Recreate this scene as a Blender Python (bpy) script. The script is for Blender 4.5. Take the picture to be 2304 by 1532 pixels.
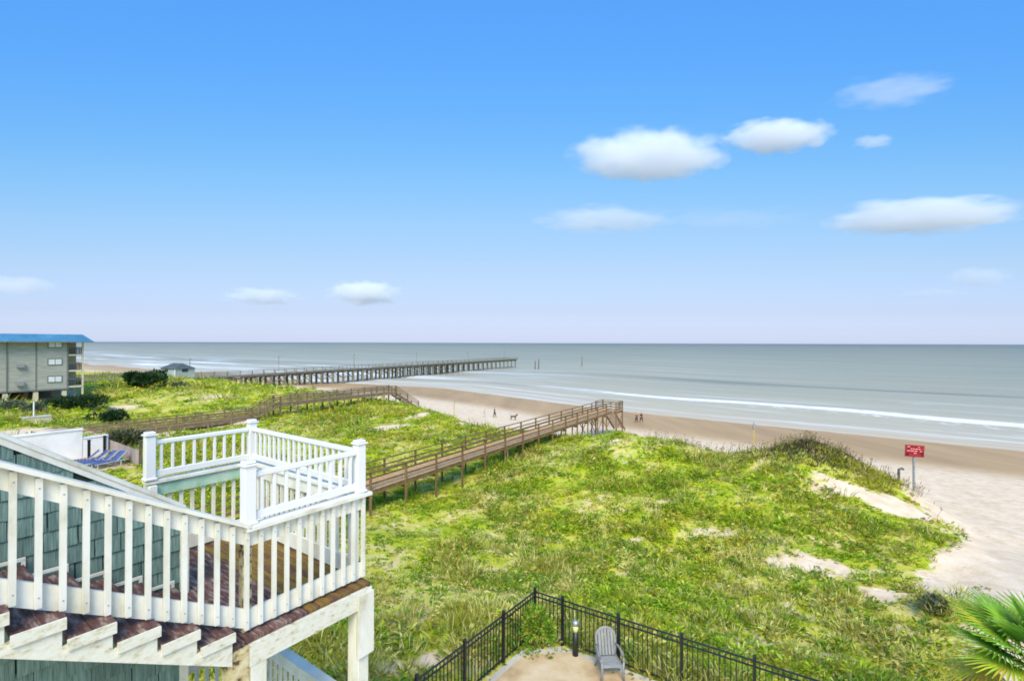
import bpy, bmesh, math, random
import numpy as np
from mathutils import Vector, Matrix
R = math.radians
random.seed(7); rng = np.random.default_rng(11)
scene = bpy.context.scene
for o in list(bpy.data.objects): bpy.data.objects.remove(o, do_unlink=True)
COL = scene.collection

# ------------------------------------------------------------------ camera
CAM_Z = 8.0
cd = bpy.data.cameras.new('camera'); cam = bpy.data.objects.new('camera', cd); COL.objects.link(cam)
cd.sensor_width = 36.0; cd.lens = 36.0 * 1100 / 2304
cd.clip_start = 0.05; cd.clip_end = 200000
cam.rotation_mode = 'XYZ'
cam.matrix_world = Matrix.Translation((0, 0, CAM_Z)) @ Matrix.Rotation(R(90 + 0.29), 4, 'X') @ Matrix.Rotation(R(0.17), 4, 'Z')
scene.camera = cam

# ------------------------------------------------------------------ world, sun, exposure
SUN_EL, SUN_AZ = 46.0, 180.0          # azimuth clockwise from +Y (straight ahead)
w = bpy.data.worlds.new('World'); scene.world = w; w.use_nodes = True
nt = w.node_tree; nt.nodes.clear()
out = nt.nodes.new('ShaderNodeOutputWorld'); bg = nt.nodes.new('ShaderNodeBackground')
sky = nt.nodes.new('ShaderNodeTexSky'); sky.sky_type = 'NISHITA'; sky.sun_disc = False
sky.sun_elevation = R(SUN_EL); sky.sun_rotation = R(SUN_AZ)
sky.altitude = 0; sky.air_density = 1.0; sky.dust_density = 0.6; sky.ozone_density = 1.6
# colour balance of the sky by height: a deeper blue overhead, pale lavender at the horizon (as the photograph is processed)
wtc = nt.nodes.new('ShaderNodeTexCoord'); wsep = nt.nodes.new('ShaderNodeSeparateXYZ'); nt.links.new(wtc.outputs['Generated'], wsep.inputs[0])
wr = nt.nodes.new('ShaderNodeValToRGB'); nt.links.new(wsep.outputs[2], wr.inputs[0])
SKYT = [(.0, (.66, .77, 1.3)), (.0136, (.57, .65, 1.085)), (.028, (.539, .588, .939)), (.064, (.588, .569, .766)), (.152, (.791, .771, .81)), (.237, (.861, .981, .998)), (.317, (.803, 1.142, 1.214)), (.39, (.722, 1.233, 1.435)), (.488, (.654, 1.338, 1.777)), (.56, (.664, 1.427, 1.988))]
for i in range(len(SKYT) - 2): wr.color_ramp.elements.new(.5)
for q, (p, c) in zip(wr.color_ramp.elements, SKYT): q.position = p; q.color = (*[v / 2 for v in c], 1)
wmap = nt.nodes.new('ShaderNodeMapping'); wmap.inputs['Scale'].default_value = (.35, 1, 1); nt.links.new(wtc.outputs['Generated'], wmap.inputs[0])
wnm = nt.nodes.new('ShaderNodeVectorMath'); wnm.operation = 'NORMALIZE'; nt.links.new(wmap.outputs[0], wnm.inputs[0]); nt.links.new(wnm.outputs[0], sky.inputs[0]); nt.links.new(wnm.outputs[0], wsep.inputs[0])   # evens the sky out from side to side
wm = nt.nodes.new('ShaderNodeVectorMath'); wm.operation = 'MULTIPLY'; wm2 = nt.nodes.new('ShaderNodeVectorMath'); wm2.operation = 'SCALE'; wm2.inputs['Scale'].default_value = 2.0
nt.links.new(sky.outputs[0], wm.inputs[0]); nt.links.new(wr.outputs[0], wm.inputs[1]); nt.links.new(wm.outputs[0], wm2.inputs[0]); nt.links.new(wm2.outputs[0], bg.inputs[0])
bg.inputs[1].default_value = 0.148
nt.links.new(bg.outputs[0], out.inputs[0])
sl = bpy.data.lights.new('sun', 'SUN'); sun = bpy.data.objects.new('sun', sl); COL.objects.link(sun)
sl.energy = 3.6; sl.angle = R(28); sl.color = (1.0, 0.85, 0.62)
to_sun = Vector((math.sin(R(SUN_AZ)) * math.cos(R(SUN_EL)), math.cos(R(SUN_AZ)) * math.cos(R(SUN_EL)), math.sin(R(SUN_EL))))
sun.rotation_euler = to_sun.to_track_quat('Z', 'Y').to_euler()
sun.location = (0, -20, 60)
vs = scene.view_settings
scene.display_settings.display_device = 'sRGB'
vs.view_transform = 'Standard'; vs.look = 'None'; vs.gamma = 1.0; vs.exposure = 0.2; vs.use_curve_mapping = False
scene.cycles.use_denoising = True; scene.cycles.filter_width = 1.8
scene.cycles.max_bounces = 24; scene.cycles.diffuse_bounces = 3; scene.cycles.glossy_bounces = 2
scene.cycles.transparent_max_bounces = 24; scene.cycles.volume_bounces = 24
scene.cycles.volume_max_steps = 256

# ------------------------------------------------------------------ helpers
E1 = np.array([0.587, 0.8096]); E2 = np.array([0.8096, -0.587])     # seaward, along the shore
ROT = math.atan2(E1[1], E1[0])                                       # local x = seaward, local y = along the shore, leftwards
def S(r, g, b):
    f = lambda c: (c / 255 / 12.92) if c / 255 <= 0.04045 else ((c / 255 + 0.055) / 1.055) ** 2.4
    return (f(r), f(g), f(b), 1)
def L(r, g, b): return (r, g, b, 1)

MATS = {}
def mat(name, cols, scale=4.0, stretch=(1, 1, 1), rough=0.7, bump=0.15, bscale=None, detail=6, objrand=0.0, spec=0.3, metal=0.0, dist=0.0, world=False):
    """noise-driven colour ramp: cols = [(pos, colour), ...]"""
    m = bpy.data.materials.new(name); m.use_nodes = True; MATS[name] = m
    t = m.node_tree; n = t.nodes; l = t.links; b = n['Principled BSDF']
    tc = n.new('ShaderNodeTexCoord'); oi = n.new('ShaderNodeObjectInfo')
    if world:
        g = n.new('ShaderNodeNewGeometry'); src = g.outputs['Position']
    else:
        ad = n.new('ShaderNodeVectorMath'); ad.operation = 'ADD'; ml = n.new('ShaderNodeMath'); ml.operation = 'MULTIPLY'; ml.inputs[1].default_value = 61.7
        l.new(oi.outputs['Random'], ml.inputs[0]); l.new(tc.outputs['Object'], ad.inputs[0]); l.new(ml.outputs[0], ad.inputs[1]); src = ad.outputs[0]
    mp = n.new('ShaderNodeMapping'); mp.inputs['Scale'].default_value = stretch; l.new(src, mp.inputs[0])
    nz = n.new('ShaderNodeTexNoise'); nz.inputs['Scale'].default_value = scale; nz.inputs['Detail'].default_value = detail; nz.inputs['Roughness'].default_value = 0.65
    nz.inputs['Distortion'].default_value = dist; l.new(mp.outputs[0], nz.inputs['Vector'])
    cr = n.new('ShaderNodeValToRGB'); e = cr.color_ramp.elements
    while len(e) < len(cols): e.new(0.5)
    for q, (p, c) in zip(e, cols): q.position = p; q.color = c
    l.new(nz.outputs['Fac'], cr.inputs[0]); colout = cr.outputs[0]
    if objrand:
        hs = n.new('ShaderNodeHueSaturation'); mr = n.new('ShaderNodeMapRange'); mr.inputs['To Min'].default_value = 1 - objrand; mr.inputs['To Max'].default_value = 1 + objrand
        l.new(oi.outputs['Random'], mr.inputs['Value']); l.new(mr.outputs[0], hs.inputs['Value']); l.new(colout, hs.inputs['Color']); colout = hs.outputs[0]
    l.new(colout, b.inputs['Base Color'])
    b.inputs['Roughness'].default_value = rough; b.inputs['Metallic'].default_value = metal; b.inputs['Specular IOR Level'].default_value = spec
    if bump:
        nb = n.new('ShaderNodeTexNoise'); nb.inputs['Scale'].default_value = bscale or scale * 3; nb.inputs['Detail'].default_value = 5; l.new(mp.outputs[0], nb.inputs['Vector'])
        bp = n.new('ShaderNodeBump'); bp.inputs['Strength'].default_value = bump; bp.inputs['Distance'].default_value = 0.02
        l.new(nb.outputs['Fac'], bp.inputs['Height']); l.new(bp.outputs[0], b.inputs['Normal'])
    return m

W_ = S(226, 228, 222)
mat('old_white', [(0.0, S(120, 105, 85)), (0.22, S(160, 148, 118)), (0.29, S(192, 185, 160)), (0.40, S(214, 209, 190)), (0.55, S(228, 225, 212)), (1.0, S(235, 233, 225))], scale=3.2, stretch=(1, 1, .5), rough=.6, bump=.1)
mat('peel_white', [(0.0, S(70, 58, 48)), (0.3, S(120, 104, 80)), (0.37, S(200, 190, 160)), (0.48, S(218, 213, 194)), (0.75, S(228, 226, 214)), (1.0, S(234, 233, 228))], scale=11, stretch=(1, 1, 1.8), detail=10, rough=.65, bump=.2)
mat('rot_white', [(0.0, S(60, 48, 38)), (0.40, S(88, 70, 50)), (0.46, S(190, 168, 120)), (0.6, S(212, 200, 160)), (1.0, S(228, 224, 205))], scale=9, rough=.75, bump=.3)
mat('vinyl', [(0.3, S(226, 224, 220)), (0.7, S(234, 232, 228))], scale=2, rough=.35, bump=0, spec=.5)
mat('green_white', [(0.3, S(120, 165, 135)), (0.5, S(170, 200, 175)), (0.7, S(215, 222, 205))], scale=2.2, rough=.6, bump=.08)
mat('tread', [(0.2, S(52, 36, 34)), (0.42, S(86, 60, 56)), (0.52, S(104, 76, 70)), (0.6, S(140, 120, 110)), (0.8, S(172, 158, 148))], scale=3.5, stretch=(6, 1, 1), rough=.8, bump=.25, objrand=.15)
mat('tread_ochre', [(0.2, S(78, 54, 42)), (0.4, S(100, 72, 52)), (0.52, S(124, 98, 44)), (0.72, S(146, 122, 40)), (1, S(160, 138, 54))], scale=2.2, stretch=(5, .7, 1), rough=.8, bump=.25, objrand=.12)
mat('shingle', [(0.25, S(70, 92, 84)), (0.45, S(100, 124, 115)), (0.6, S(120, 144, 134)), (0.8, S(150, 170, 160))], scale=5, stretch=(9, 1, .6), rough=.75, bump=.5, bscale=9, objrand=.14)
mat('shingle_gap', [(0.3, S(38, 52, 46)), (0.7, S(52, 66, 60))], scale=6, rough=.9)
mat('board_wood', [(0.2, S(82, 66, 42)), (0.5, S(122, 98, 64)), (0.8, S(164, 134, 92))], scale=2.5, stretch=(1, 5, 1), rough=.85, bump=.25, objrand=.15)
mat('board_deck', [(0.2, S(146, 112, 78)), (0.5, S(188, 150, 108)), (0.8, S(212, 182, 140))], scale=2.2, stretch=(4, 1, 1), rough=.85, bump=.2, objrand=.1)
mat('grey_wood', [(0.2, S(92, 76, 54)), (0.5, S(128, 108, 80)), (0.8, S(160, 140, 108))], scale=2.2, stretch=(1, 4, 1), rough=.9, bump=.2, objrand=.15)
mat('pier_wood', [(0.2, S(92, 86, 70)), (0.5, S(126, 120, 100)), (0.8, S(156, 148, 126))], scale=.8, rough=.9, bump=.2, objrand=.15)
mat('black_metal', [(0.3, S(20, 22, 22)), (0.7, S(38, 40, 40))], scale=6, rough=.45, bump=.03, spec=.5)
mat('concrete', [(0.25, S(134, 112, 86)), (0.4, S(184, 154, 112)), (0.52, S(206, 178, 136)), (0.64, S(214, 192, 158)), (0.85, S(224, 210, 186))], scale=.7, rough=.9, bump=.25, bscale=30, detail=9, world=True)
mat('kerb', [(0.3, S(176, 168, 148)), (0.7, S(206, 200, 184))], scale=1.5, rough=.9, bump=.2, world=True)
mat('resin_grey', [(0.3, S(130, 128, 126)), (0.7, S(154, 152, 149))], scale=3, rough=.5, bump=.03)
mat('lens', [(0.3, S(206, 210, 130)), (0.7, S(226, 228, 160))], scale=3, rough=.25, bump=0, spec=.5)
mat('cap_metal', [(0.3, S(150, 154, 156)), (0.7, S(190, 194, 196))], scale=3, rough=.35, bump=0, metal=.6)
mat('far_siding', [(0.25, S(140, 140, 130)), (0.5, S(162, 161, 150)), (0.75, S(178, 177, 166))], scale=.9, stretch=(1, 1, 5), rough=.85, bump=.2)
mat('far_trim', [(0.3, S(104, 104, 98)), (0.7, S(126, 126, 118))], scale=2, rough=.8, bump=0)
mat('blue_roof', [(0.3, S(56, 112, 150)), (0.7, S(84, 144, 182))], scale=.7, rough=.45, bump=0, spec=.4)
mat('dark_glass', [(0.3, S(26, 30, 34)), (0.7, S(44, 48, 52))], scale=1, rough=.12, bump=0, spec=.6)
mat('pale_pane', [(0.3, S(196, 200, 198)), (0.7, S(226, 228, 226))], scale=1.3, rough=.2, bump=0, spec=.5)
mat('stucco_tan', [(0.3, S(196, 182, 156)), (0.7, S(212, 200, 176))], scale=2, rough=.9, bump=.1)
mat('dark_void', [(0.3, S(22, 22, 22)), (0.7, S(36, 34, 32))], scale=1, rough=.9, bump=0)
mat('hut_wall', [(0.3, S(152, 158, 154)), (0.7, S(180, 185, 180))], scale=1, stretch=(1, 1, 4), rough=.8, bump=.1)
mat('hut_roof', [(0.3, S(62, 74, 76)), (0.7, S(88, 100, 100))], scale=1.5, rough=.8, bump=.15)
mat('white_stucco', [(0.2, S(206, 202, 196)), (0.5, S(228, 226, 222)), (0.8, S(238, 237, 234))], scale=.8, rough=.85, bump=.1)
mat('privacy_wood', [(0.2, S(128, 112, 108)), (0.5, S(164, 148, 142)), (0.8, S(190, 176, 168))], scale=3, stretch=(4, 4, .6), rough=.9, bump=.2, objrand=.14)
mat('blue_sling', [(0.3, S(58, 74, 118)), (0.7, S(82, 100, 148))], scale=3, rough=.7, bump=.1)
mat('alu', [(0.3, S(170, 174, 180)), (0.7, S(200, 204, 208))], scale=3, rough=.4, bump=0)
mat('red_sign', [(0.2, S(132, 28, 34)), (0.6, S(152, 40, 46)), (0.9, S(174, 76, 78))], scale=2.5, rough=.5, bump=.02)
mat('sign_mark', [(0.3, S(214, 130, 128)), (0.7, S(232, 170, 166))], scale=5, rough=.6, bump=0)
mat('sign_dark', [(0.3, S(84, 14, 20)), (0.7, S(104, 22, 28))], scale=5, rough=.6, bump=0)
mat('yellow_post', [(0.3, S(176, 148, 76)), (0.7, S(206, 180, 104))], scale=2, rough=.8, bump=.1)
mat('galv', [(0.3, S(120, 122, 122)), (0.7, S(154, 156, 154))], scale=4, rough=.5, bump=.02)
mat('cloth_black', [(0.3, S(22, 22, 26)), (0.7, S(40, 40, 46))], scale=8, rough=.9, bump=.1)
mat('cloth_blue', [(0.3, S(40, 66, 118)), (0.7, S(62, 92, 150))], scale=8, rough=.9, bump=.1)
mat('cloth_pale', [(0.3, S(186, 178, 166)), (0.7, S(212, 204, 192))], scale=8, rough=.9, bump=.1)
mat('cloth_red', [(0.3, S(110, 52, 48)), (0.7, S(140, 72, 64))], scale=8, rough=.9, bump=.1)
mat('skin', [(0.3, S(178, 132, 104)), (0.7, S(196, 150, 122))], scale=5, rough=.6, bump=0)
mat('hair', [(0.3, S(38, 28, 22)), (0.7, S(62, 46, 34))], scale=20, rough=.8, bump=.1)
mat('bark', [(0.2, S(70, 56, 42)), (0.5, S(104, 86, 66)), (0.8, S(138, 118, 92))], scale=5, stretch=(1, 1, .4), rough=.95, bump=.5)
mat('rust_pipe', [(0.3, S(84, 84, 86)), (0.7, S(112, 110, 108))], scale=5, rough=.7, bump=.05)

def leafmat(name, trans=0.35):
    m = bpy.data.materials.new(name); m.use_nodes = True; t = m.node_tree; n = t.nodes; l = t.links; n.clear()
    o = n.new('ShaderNodeOutputMaterial'); at = n.new('ShaderNodeAttribute'); at.attribute_name = 'col'
    d = n.new('ShaderNodeBsdfDiffuse'); tr = n.new('ShaderNodeBsdfTranslucent'); mx = n.new('ShaderNodeMixShader'); mx.inputs[0].default_value = trans
    gl = n.new('ShaderNodeBsdfGlossy'); gl.inputs['Roughness'].default_value = .45; gl.inputs['Color'].default_value = (.8, .8, .8, 1); m2 = n.new('ShaderNodeMixShader'); m2.inputs[0].default_value = .03
    nz = n.new('ShaderNodeTexNoise'); nz.inputs['Scale'].default_value = 9; g = n.new('ShaderNodeNewGeometry'); l.new(g.outputs['Position'], nz.inputs['Vector'])
    mr = n.new('ShaderNodeMapRange'); mr.inputs['To Min'].default_value = .8; mr.inputs['To Max'].default_value = 1.2; l.new(nz.outputs['Fac'], mr.inputs['Value'])
    hs = n.new('ShaderNodeHueSaturation'); l.new(mr.outputs[0], hs.inputs['Value']); l.new(at.outputs['Color'], hs.inputs['Color'])
    l.new(hs.outputs[0], d.inputs['Color']); l.new(hs.outputs[0], tr.inputs['Color'])
    l.new(d.outputs[0], mx.inputs[1]); l.new(tr.outputs[0], mx.inputs[2]); l.new(mx.outputs[0], m2.inputs[1]); l.new(gl.outputs[0], m2.inputs[2]); l.new(m2.outputs[0], o.inputs[0])
    MATS[name] = m; return m
leafmat('leaf'); leafmat('frond', .25)

def obj(name, me, parent=None, loc=(0, 0, 0), rot=(0, 0, 0)):
    o = bpy.data.objects.new(name, me); COL.objects.link(o)
    o.parent = parent; o.location = loc; o.rotation_euler = rot
    return o
def tag(o, label=None, cat=None, group=None, kind=None):
    if label: o['label'] = label
    if cat: o['category'] = cat
    if group: o['group'] = group
    if kind: o['kind'] = kind
    return o
def thing(name, loc, rz=0.0, label=None, cat=None, group=None):
    o = bpy.data.objects.new(name, None); COL.objects.link(o); o.empty_display_size = .2
    o.location = loc; o.rotation_euler = (0, 0, rz)
    return tag(o, label, cat, group)
def pmesh(name, verts, faces, m):
    me = bpy.data.meshes.new(name); me.from_pydata(verts, [], faces); me.materials.append(MATS[m]); me.update(); return me
BOXF = [(0, 3, 2, 1), (4, 5, 6, 7), (0, 1, 5, 4), (1, 2, 6, 5), (2, 3, 7, 6), (3, 0, 4, 7)]
def boxv(sx, sy, sz):
    x, y, z = sx / 2, sy / 2, sz / 2
    return [(-x, -y, -z), (x, -y, -z), (x, y, -z), (-x, y, -z), (-x, -y, z), (x, -y, z), (x, y, z), (-x, y, z)]
BOXC = {}
def boxmesh(size, m, bev=0.0):
    k = (tuple(round(c, 4) for c in size), m, bev)
    if k not in BOXC:
        me = pmesh('box', boxv(*size), BOXF, m)
        if bev:
            bm = bmesh.new(); bm.from_mesh(me); bmesh.ops.bevel(bm, geom=bm.edges[:], offset=bev, segments=1, affect='EDGES'); bm.to_mesh(me); bm.free()
        BOXC[k] = me
    return BOXC[k]
def box(name, parent, size, loc, m, rot=(0, 0, 0), bev=0.0):
    return obj(name, boxmesh(size, m, bev), parent, loc, rot)
def beamv(p0, p1, wd, ht):
    """plumb-ended bar: p0,p1 = centre of the bottom face at both ends"""
    p0, p1 = Vector(p0), Vector(p1); d = (p1 - p0); h = Vector((d.x, d.y, 0))
    n = Vector((-h.y, h.x, 0)).normalized() * wd / 2 if h.length > 1e-6 else Vector((0, wd / 2, 0)); u = Vector((0, 0, ht))
    return [tuple(v) for v in (p0 - n, p1 - n, p1 + n, p0 + n, p0 - n + u, p1 - n + u, p1 + n + u, p0 + n + u)]
def beam(name, parent, p0, p1, wd, ht, m):
    return obj(name, pmesh(name, beamv(p0, p1, wd, ht), BOXF, m), parent)
def rodv(p0, p1, r, seg=8, r1=None):
    p0, p1 = Vector(p0), Vector(p1); d = (p1 - p0).normalized(); a = d.orthogonal().normalized(); b = d.cross(a); r1 = r if r1 is None else r1
    v = []; f = []
    for p, rr in ((p0, r), (p1, r1)):
        for k in range(seg):
            t = 2 * math.pi * k / seg; v.append(tuple(p + (a * math.cos(t) + b * math.sin(t)) * rr))
    for k in range(seg): f.append((k, (k + 1) % seg, seg + (k + 1) % seg, seg + k))
    f.append(tuple(range(seg - 1, -1, -1))); f.append(tuple(range(seg, 2 * seg)))
    return v, f
def rod(name, parent, p0, p1, r, m, seg=8, r1=None):
    v, f = rodv(p0, p1, r, seg, r1); return obj(name, pmesh(name, v, f, m), parent)
def joined(name, parent, lst, m):
    """several shapes as one mesh: lst of (verts, faces)"""
    V = []; F = []
    for v, f in lst:
        o = len(V); V += list(v); F += [tuple(i + o for i in q) for q in f]
    return obj(name, pmesh(name, V, F, m), parent)
def prism(name, parent, pts, y0, y1, m):
    """polygon in local x,z extruded along local y"""
    n = len(pts); v = [(p[0], y0, p[1]) for p in pts] + [(p[0], y1, p[1]) for p in pts]
    f = [tuple(range(n)), tuple(range(2 * n - 1, n - 1, -1))] + [(k, n + k, n + (k + 1) % n, (k + 1) % n) for k in range(n)]
    me = pmesh(name, v, f, m); bm = bmesh.new(); bm.from_mesh(me); bmesh.ops.recalc_face_normals(bm, faces=bm.faces[:]); bm.to_mesh(me); bm.free()
    return obj(name, me, parent)
def lathe(name, parent, prof, m, seg=16, loc=(0, 0, 0), smooth=True):
    v = []; f = []
    for r, z in prof:
        for k in range(seg):
            t = 2 * math.pi * k / seg; v.append((r * math.cos(t), r * math.sin(t), z))
    for i in range(len(prof) - 1):
        for k in range(seg):
            f.append((i * seg + k, i * seg + (k + 1) % seg, (i + 1) * seg + (k + 1) % seg, (i + 1) * seg + k))
    f.append(tuple(range(seg - 1, -1, -1))); f.append(tuple(range((len(prof) - 1) * seg, len(prof) * seg)))
    me = pmesh(name, v, f, m)
    if smooth:
        for p in me.polygons: p.use_smooth = len(p.vertices) == 4
    return obj(name, me, parent, loc)
def fastmesh(name, V, loops, starts, m, col=None, smooth=False):
    me = bpy.data.meshes.new(name); me.vertices.add(len(V)); me.vertices.foreach_set('co', np.asarray(V, np.float32).ravel())
    me.loops.add(len(loops)); me.loops.foreach_set('vertex_index', np.asarray(loops, np.int32))
    me.polygons.add(len(starts)); me.polygons.foreach_set('loop_start', np.asarray(starts, np.int32))
    if smooth: me.polygons.foreach_set('use_smooth', np.ones(len(starts), bool))
    me.update(calc_edges=True)
    if col is not None:
        ca = me.attributes.new('col', 'FLOAT_COLOR', 'POINT'); ca.data.foreach_set('color', np.asarray(col, np.float32).ravel())
    me.materials.append(MATS[m] if isinstance(m, str) else m); return me
def gridmesh(name, X, Y, Z, m, attrs):
    ny, nx = X.shape; V = np.stack([X, Y, Z], -1).reshape(-1, 3)
    i = np.arange(ny * nx).reshape(ny, nx); q = np.stack([i[:-1, :-1], i[:-1, 1:], i[1:, 1:], i[1:, :-1]], -1).reshape(-1)
    me = fastmesh(name, V, q, np.arange(0, len(q), 4), m, smooth=True)
    for k, a in attrs.items():
        at = me.attributes.new(k, 'FLOAT', 'POINT'); at.data.foreach_set('value', np.asarray(a, np.float32).ravel())
    return me

# value noise (numpy) -------------------------------------------------------
def hsh(ix, iy, seed):
    h = (ix.astype(np.int64) * 374761393 + iy.astype(np.int64) * 668265263 + seed * 144665) & 0xffffffff
    h = ((h ^ (h >> 13)) * 1274126177) & 0xffffffff
    return ((h ^ (h >> 16)) & 0xffff) / 65535.0
def vn(x, y, seed=0):
    ix = np.floor(x); iy = np.floor(y); fx = x - ix; fy = y - iy; u = fx * fx * (3 - 2 * fx); v = fy * fy * (3 - 2 * fy)
    a = hsh(ix, iy, seed); b = hsh(ix + 1, iy, seed); c = hsh(ix, iy + 1, seed); d = hsh(ix + 1, iy + 1, seed)
    return (a * (1 - u) + b * u) * (1 - v) + (c * (1 - u) + d * u) * v
def fbm(x, y, seed=0, oct=4):
    s = 0; a = .5; t = 0
    for k in range(oct): s = s + a * vn(x * 2 ** k + 17.3 * k, y * 2 ** k + 9.1 * k, seed + k); t += a; a *= .5
    return s / t                                   # 0..1
sst = lambda t: np.clip(t, 0, 1) ** 2 * (3 - 2 * np.clip(t, 0, 1))

# ------------------------------------------------------------------ terrain
A_ = np.array([-400, -300, -160, -125, -104, -80, -60, -48, -37, -28, -22, -17.4, -12, -9, -6, -3.3, -1, 2, 4.5, 8, 60.])
CZ = np.array([0., 0., 0.1, .4, .4, .1, -.7, -1.0, -1.3, -1.3, -.8, -.0, -.2, -.35, .0, 1.0, .2, -1.0, -2.1, -2.3, -2.3])
CS = np.array([38, 38, 38, 40, 42, 46, 48, 45, 41, 40, 39, 39, 38.5, 38, 38, 38.5, 38.5, 38, 36, 36, 36.])
TS = np.array([48, 48, 49, 50, 50, 52, 55, 51, 47, 47, 47, 46, 45, 45, 45, 45, 45, 44, 42, 42, 42.])
SZ = np.array([0, 0, 0, 0, .1, -.4, -1.5, -1.6, -1.5, -1.6, -1.6, -1.5, -1.3, -1.3, -1.25, -1.2, -1.1, -1.1, -1.1, -1.0, -1.0])
WA = np.array([-3000, -319, -139, -93, -35, 15, 100, 3000.]); WS = np.array([75, 75, 88, 96, 83, 80, 79, 79.])
SEA_Z = -4.2
def terrain(x, y):
    s = x * E1[0] + y * E1[1]; a = x * E2[0] + y * E2[1]
    cz = np.interp(a, A_, CZ); cs = np.interp(a, A_, CS); ts = np.interp(a, A_, TS); sz = np.interp(a, A_, SZ); ws = np.interp(a, WA, WS)
    n1 = fbm(s / 9, a / 11, 3, 3) - .5; n2 = fbm(s / 2.6, a / 3.0, 8, 3) - .5
    z0 = np.where(a < -9, np.interp(a, [-60, -40, -14, -9], [0, 0, -.5, 0]), 0) + 0 * s
    k = [(10.5, z0), (20, sz), (cs - 10.5, sz + .2), (cs, cz), (ts, -2.6 + 0 * s), (ws, SEA_Z + 0 * s), (ws + 250, -10 + 0 * s)]
    z = z0.copy()
    for j in range(len(k) - 1):
        sa, za = k[j]; sb, zb = k[j + 1]; t = (s - sa) / (sb - sa)
        f = sst(t) if j < 4 else np.clip(t, 0, 1)
        z = np.where(s >= sa, za + (zb - za) * f, z)
    dune = sst((s - 11) / 6) * sst((ts + 1 - s) / 5) * sst((6 - a) / 4)
    z = z + dune * (n1 * 1.35 * np.where(s < cs - 3, 1, .6) + n2 * .62) + (1 - dune) * n2 * .05 * sst((s - 13) / 4)
    z = z + .3 * np.exp(-(((x - 20.8) / 2.5) ** 2 + ((y - 33.2) / 2.4) ** 2)) + .7 * np.exp(-(((x - 8.8) / 3.4) ** 2 + ((y - 39) / 3.6) ** 2))
    z = z + 1.0 * np.exp(-(((x + 48) / 8) ** 2 + ((y - 76) / 7) ** 2)) - .7 * np.exp(-(((x + 66) / 7) ** 2 + ((y - 70) / 6) ** 2)) - .5 * np.exp(-(((x + 33) / 4) ** 2 + ((y - 53) / 7) ** 2))
    return z, s, a, ts, ws
def hz(x, y): return float(terrain(np.array([float(x)]), np.array([float(y)]))[0][0])
# bare / dry patches: (x, y, radius along u, radius across, angle of u, strength)
PATCH = [(18.9, 27.5, 3.2, 2.1, -.3, 1.0), (21.2, 26.6, 1.6, 1.4, 0, .95), (19.6, 26.1, 2.0, 1.2, -.2, .95), (17.4, 18.8, 2.2, 1.5, .4, 1.0), (18.8, 20.2, 1.8, 1.4, .4, 1.0), (15.6, 18.6, 2.0, 1.2, .3, .95), (14.2, 17.9, 1.4, .7, 0, .7), (17.6, 25.9, 1.6, .9, -.3, .9), (5.9, 23.4, 1.0, .5, 0, .9), (.7, 28.5, 1.8, .8, .9, .6), (-1.0, 24.6, 1.8, .9, .9, .62),
  (8.1, 27.3, 1.6, .8, .2, .55), (10.2, 24.0, 2.0, .9, 0, .6), (12.8, 20.6, 2.4, .9, -.2, .7), (16.6, 19.2, 1.8, 1.2, .4, 1.0), (15.0, 19.9, 1.2, .8, 0, .85), (8.6, 17.2, 2.0, .5, 0, .45),
  (8.3, 15.0, 2.8, .9, -.2, .5), (11.5, 14.2, 2.2, .8, 0, .4), (-14.4, 54.3, 3.6, 1.6, .75, 1.0), (-12.0, 60, 2.5, 1.6, .9, .9), (-5.2, 58, 2.0, 1.3, 0, .8), (-2.1, 12.3, .7, .5, .6, .8), (-2.9, 12.0, .9, .5, .6, .8),
  (-45, 69.6, 3.4, .8, .9, .9), (-53, 76.6, 4.5, .9, .9, .8), (-49, 62, 3, .8, .8, .6), (8.0, 37.8, 1.2, .5, -.6, .7), (5.9, 21.2, 1.6, .5, 0, .45), (-.5, 20.2, 1.2, .5, .6, .5)]
def vegmask(x, y):
    z, s, a, ts, ws = terrain(x, y)
    e = fbm(x / 3.1, y / 3.1, 21, 4) - .5
    v = sst((ts - 1.5 + e * 6 - s) / 2.0) * sst((3.6 + e * 5 - a - .12 * np.clip(18 - s, 0, 10)) / 1.6)
    for (px, py, ra, rb, an, st) in PATCH:
        dx = x - px; dy = y - py; c, sn = math.cos(an), math.sin(an); u = (dx * c + dy * sn) / ra; q = (-dx * sn + dy * c) / rb
        v = v * (1 - st * sst((1.2 + e * 2.2 - np.sqrt(u * u + q * q)) / 1.1))
    v = v * (1 - .42 * sst((fbm(x / 2.7, y / 2.7, 91, 4) - .56) / .09))
    bx = (x + 64.4) * E1[0] + (y - 71) * E1[1]; by = -((x + 64.4) * E2[0] + (y - 71) * E2[1]); v = v * np.where((bx < 2.5) & (by > -.6), 0, 1)
    fx = (x + 38.8) * E1[0] + (y - 48) * E1[1]; fy = -((x + 38.8) * E2[0] + (y - 48) * E2[1]); v = v * np.where((fx > -9) & (fx < 14) & (fy > -2.6) & (fy < 2.6), .0, 1)
    return v, z, s, a, ts, ws

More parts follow.
